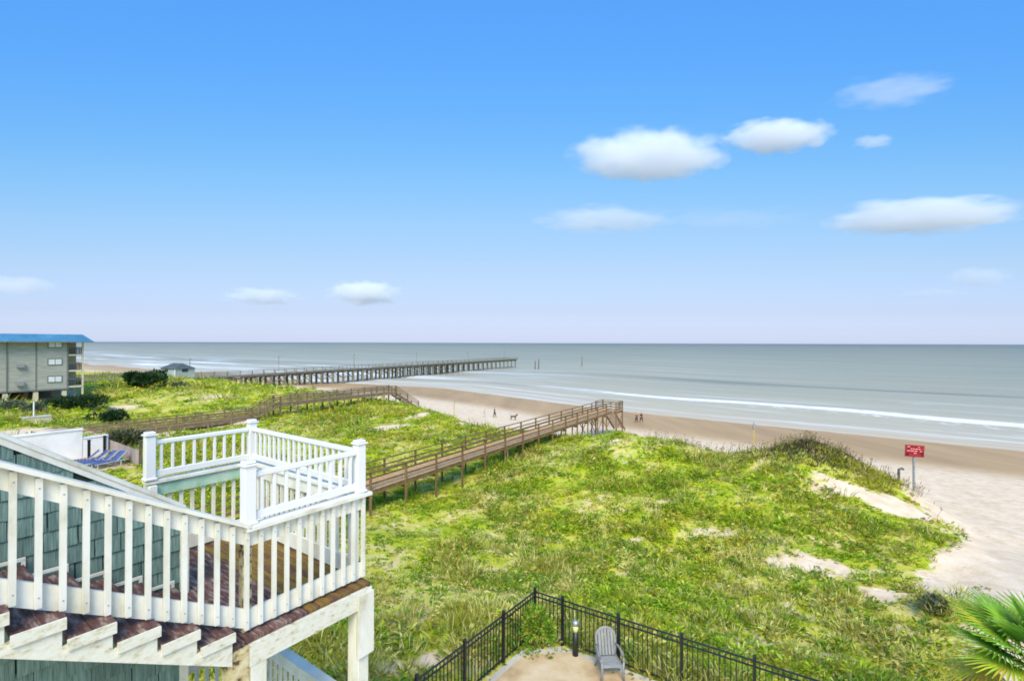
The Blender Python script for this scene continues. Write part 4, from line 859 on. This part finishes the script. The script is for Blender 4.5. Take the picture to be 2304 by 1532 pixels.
# ------------------------------------------------------------------ dune vegetation
def clumps(n, r0, r1):
    """random ground points in a ring sector in front of the house"""
    rr = np.sqrt(rng.uniform(r0 ** 2, r1 ** 2, n)); th = rng.uniform(R(-52), R(52), n); return rr * np.sin(th), rr * np.cos(th)
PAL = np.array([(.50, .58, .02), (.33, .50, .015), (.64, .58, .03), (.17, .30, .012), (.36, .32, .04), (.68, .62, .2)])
VB_, CB_ = [], []
def inpatio(x, y):
    t = (x - F0.x) * E1[0] + (y - F0.y) * E1[1]; a = (x - F0.x) * E2[0] + (y - F0.y) * E2[1]
    return (t < .1) & (a > -.1) & ~((t > -1.0 + (a - .28) * .805) & (a < 1.2))
for (r0, r1, dens, sc_, nl, hh) in ((9.5, 20, 17, .8, 22, 1.0), (20, 32, 12, .95, 20, 1.0), (32, 48, 6.5, 1.3, 18, 1.0), (48, 75, 3.0, 1.9, 16, 1.0), (75, 150, .7, 3.1, 14, 1.0)):
    n = int(dens * .5 * R(104) * (r1 ** 2 - r0 ** 2)); x, y = clumps(n, r0, r1)
    v, z, s, a, ts, ws = vegmask(x, y)
    keep = (v > .15 + .5 * rng.uniform(size=n)) & ~inpatio(x, y) & (s < ts + 2) & ~((x < -23.2) & (y < 36) & (s < 11.3) & (a > -55) & (y - 31.2 < -(x + 23.9) * 1.2) & (y > 23 + (x + 32) * 1.01))
    keep |= (rng.uniform(size=n) < .012) & (s < ts) & (a < 5) & (a > -30) & ~inpatio(x, y)
    x, y, z, v, s, a = (q[keep] for q in (x, y, z, v, s, a)); m_ = len(x)
    f1 = fbm(x / 5.5, y / 5.5, 41, 3); f2 = fbm(x / 1.6, y / 1.6, 51, 3); f3 = fbm(x / 9, y / 9, 61, 3)
    # choose a plant colour for each clump from slow fields, so the cover is patchy
    wgt = np.stack([1.2 * (f1 > .42), 1.3 * sst((f1 - .40) / .2), .9 * sst((f3 - .42) / .12), 1.1 * sst((.46 - f2) / .1) + .15, .35 * sst((f2 - .5) / .1) + .9 * sst((s - 33) / 4) * (a > -6) + 1.3 * sst((s - 25) / 4) * sst((a + 5) / 4) + .12, .07 + .9 * (1 - v) + .1 * sst((.42 - f3) / .1)], 1)
    cum = np.cumsum(wgt / wgt.sum(1, keepdims=True), 1); ci = (rng.uniform(size=(m_, 1)) > cum).sum(1).clip(0, 5)
    lush_shade = sst((fbm(x / 4.2, y / 4.2, 71, 3) - .44) / .16) * .8 + .9 * sst((s - 24) / 5) * sst((40 - s) / 3) * sst((f2 - .38) / .14) * (a > -22); hol_shade = sst((.47 - fbm(s / 9, a / 11, 3, 3)) / .1); lush_shade = np.clip(lush_shade + .35 * (y > 45) + .5 * hol_shade, 0, 1)  # hollows get darker, lusher plants: their shade is put into the leaf colour
    dk = rng.uniform(size=m_) < .55 * lush_shade * (f2 > .42 - .1 * hol_shade); ci = np.where(dk & (ci < 3), np.where(rng.uniform(size=m_) < .7, 3, 4), ci)
    size = (.45 + .75 * lush_shade) * rng.uniform(.5, 1.5, m_) * (.4 + 1.25 * f2) * (.5 + .5 * v); tall = (rng.uniform(size=m_) < .10) | ((ci >= 4) & (rng.uniform(size=m_) < .45))
    idx = np.repeat(np.arange(m_), nl); q = len(idx)
    ang = rng.uniform(0, 2 * math.pi, q); rad = np.sqrt(rng.uniform(size=q)) * .26 * sc_ ** .8 * size[idx]
    P = np.c_[x[idx] + np.cos(ang) * rad, y[idx] + np.sin(ang) * rad, np.zeros(q)]
    P[:, 2] = terrain(P[:, 0], P[:, 1])[0] + rng.uniform(0, .26, q) * sc_ ** .6 * size[idx] * (1 - rad / (.3 * sc_ ** .8 * size[idx] + 1e-6)).clip(0, 1)
    up = np.where(tall[idx], 1.5, .4) * rng.uniform(.5, 1.3, q)
    D = np.c_[np.cos(ang) * rng.uniform(.3, 1, q), np.sin(ang) * rng.uniform(.3, 1, q), up]
    Ln = np.where(tall[idx], .30, .15) * rng.uniform(.6, 1.4, q) * sc_ ** .75 * size[idx] * np.where(s[idx] > 32, 1.1, 1.0)
    Wd = np.where(tall[idx], .028, .085) * rng.uniform(.7, 1.3, q) * sc_
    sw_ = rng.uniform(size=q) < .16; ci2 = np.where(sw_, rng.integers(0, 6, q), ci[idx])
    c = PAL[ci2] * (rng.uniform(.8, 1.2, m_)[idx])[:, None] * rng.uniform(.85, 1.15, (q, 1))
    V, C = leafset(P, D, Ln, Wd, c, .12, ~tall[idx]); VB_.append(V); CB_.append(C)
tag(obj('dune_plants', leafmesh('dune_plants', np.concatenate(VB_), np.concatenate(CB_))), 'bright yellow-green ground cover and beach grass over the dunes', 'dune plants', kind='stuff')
# sea oats on the seaward crest
n = 900; a = rng.uniform(-14, 3, n); a[:420] = rng.normal(-3.2, 1.6, 420); s = rng.normal(39.5, 1.6, n); x = s * E1[0] + a * E2[0]; y = s * E1[1] + a * E2[1]; z = terrain(x, y)[0]
P = np.c_[x, y, z]; D = np.c_[rng.normal(0, .16, n), rng.normal(0, .16, n), np.ones(n)]; hh = rng.uniform(.3, .85, n)
V1, C1 = leafset(P, D, hh, np.full(n, .03), np.tile((.2, .15, .07), (n, 1)) * rng.uniform(.6, 1.3, (n, 1)), .05)
T = P + D * (hh * .85)[:, None]; V2, C2 = leafset(T, D + np.array([.4, 0, 0]), np.full(n, .22), np.full(n, .06), np.tile((.34, .26, .12), (n, 1)) * rng.uniform(.7, 1.2, (n, 1)))
n2 = 5000; a = rng.normal(-3.3, 1.7, n2); s = rng.normal(38.6, 1.5, n2); x = s * E1[0] + a * E2[0]; y = s * E1[1] + a * E2[1]; z = terrain(x, y)[0]
V3, C3 = leafset(np.c_[x, y, z], np.c_[rng.normal(0, .5, n2), rng.normal(0, .5, n2), np.ones(n2)], rng.uniform(.15, .42, n2), np.full(n2, .05), np.array([(.05, .065, .018), (.09, .095, .028), (.13, .1, .045)])[rng.integers(0, 3, n2)] * rng.uniform(.7, 1.3, (n2, 1)), .1)
tag(obj('sea_oats', leafmesh('sea_oats', np.concatenate([V1, V2, V3]), np.concatenate([C1, C2, C3]))), 'dark tuft of sea oats and grass on the dune crest', 'sea oats', kind='stuff')

# ------------------------------------------------------------------ clouds (air with density, far off)
def cloudmat(name, dens, seed, sx, sy, sz, thr):
    m = bpy.data.materials.new(name); m.use_nodes = True; t = m.node_tree; n = t.nodes; l = t.links; n.clear(); o = n.new('ShaderNodeOutputMaterial'); pv = n.new('ShaderNodeVolumePrincipled')
    pv.inputs['Color'].default_value = (1, 1, 1, 1); pv.inputs['Anisotropy'].default_value = 0.0
    tc = n.new('ShaderNodeTexCoord')
    def M(op, a, b=None, c=None):
        q = n.new('ShaderNodeMath'); q.operation = op
        for i, v in enumerate((a, b, c)):
            if v is None: continue
            if isinstance(v, (int, float)): q.inputs[i].default_value = v
            else: l.new(v, q.inputs[i])
        return q.outputs[0]
    ln = n.new('ShaderNodeVectorMath'); ln.operation = 'LENGTH'; l.new(tc.outputs['Object'], ln.inputs[0])
    mp = n.new('ShaderNodeMapping'); mp.inputs['Location'].default_value = (seed * 3.1, seed * 1.7, seed * .9); mp.inputs['Scale'].default_value = (sx, sy, sz); l.new(tc.outputs['Object'], mp.inputs[0])
    nz = n.new('ShaderNodeTexNoise'); nz.inputs['Scale'].default_value = 1.5; nz.inputs['Detail'].default_value = 5; nz.inputs['Roughness'].default_value = .5; l.new(mp.outputs[0], nz.inputs['Vector'])
    # fades to nothing at the rim of the body, eaten into by noise; flatter below
    f = M('SUBTRACT', 1.0, ln.outputs['Value']); f = M('MULTIPLY_ADD', nz.outputs['Fac'], 1.3, M('ADD', f, -.65 - thr))
    r = n.new('ShaderNodeMapRange'); r.interpolation_type = 'SMOOTHSTEP'; r.inputs['From Min'].default_value = 0; r.inputs['From Max'].default_value = .45; r.inputs['To Max'].default_value = dens; l.new(f, r.inputs['Value'])
    l.new(r.outputs[0], pv.inputs['Density']); l.new(pv.outputs[0], o.inputs['Volume']); return m
bm = bmesh.new(); bmesh.ops.create_icosphere(bm, subdivisions=3, radius=1.0); cl_me = bpy.data.meshes.new('cloud'); bm.to_mesh(cl_me); bm.free()
CL = [(1455, 350, 155, 40, 4.5, .05, 'largest white cloud, right of centre'), (1748, 304, 108, 24, 4.5, .05, 'white cloud just right of the largest cloud'), (2078, 484, 190, 26, 4.5, .05, 'long white cloud at the right edge'),
      (2010, 202, 125, 15, 1.2, .1, 'thin wispy cloud highest at the right'), (1965, 316, 42, 11, 1.0, .1, 'tiny faint cloud under the highest wisp'), (1360, 494, 150, 20, 1.6, .1, 'thin flat cloud below the largest cloud'), (1640, 490, 170, 12, .5, .15, 'faint streak of cloud right of the thin flat cloud'),
      (820, 660, 80, 22, 4, .08, 'small low cloud above the pier'), (590, 668, 80, 16, 2.6, .1, 'small flat low cloud left of the one above the pier'), (40, 645, 80, 18, 1.3, .1, 'faint low cloud at the left edge'), (2205, 620, 70, 18, 1.0, .1, 'faint low cloud near the right edge'), (2100, 658, 80, 10, .7, .1, 'faint flat streak of cloud low on the right')]
for i, (px, py, hw_, hh_, dn, thr, lb) in enumerate(CL):
    D_ = 2600 if py < 560 else 5200
    k = D_ / 1100; X, Zc = (px - 1152) * k, 8 + (771 - py) * k
    me = cl_me.copy(); me.materials.clear(); rx, ry, rz_ = hw_ * k * 1.25, hw_ * k * .7, hh_ * k * 1.45
    me.materials.append(cloudmat('cloud_air', .5 * dn / (ry * .8), 3 + i * 2.3, 2.2 if hw_ > 60 else 1.5, 1.5, 1.3, thr))
    o = obj('cloud', me, None, (X, D_, Zc)); o.scale = (rx, ry, rz_); tag(o, lb, 'cloud', 'clouds in the blue sky')
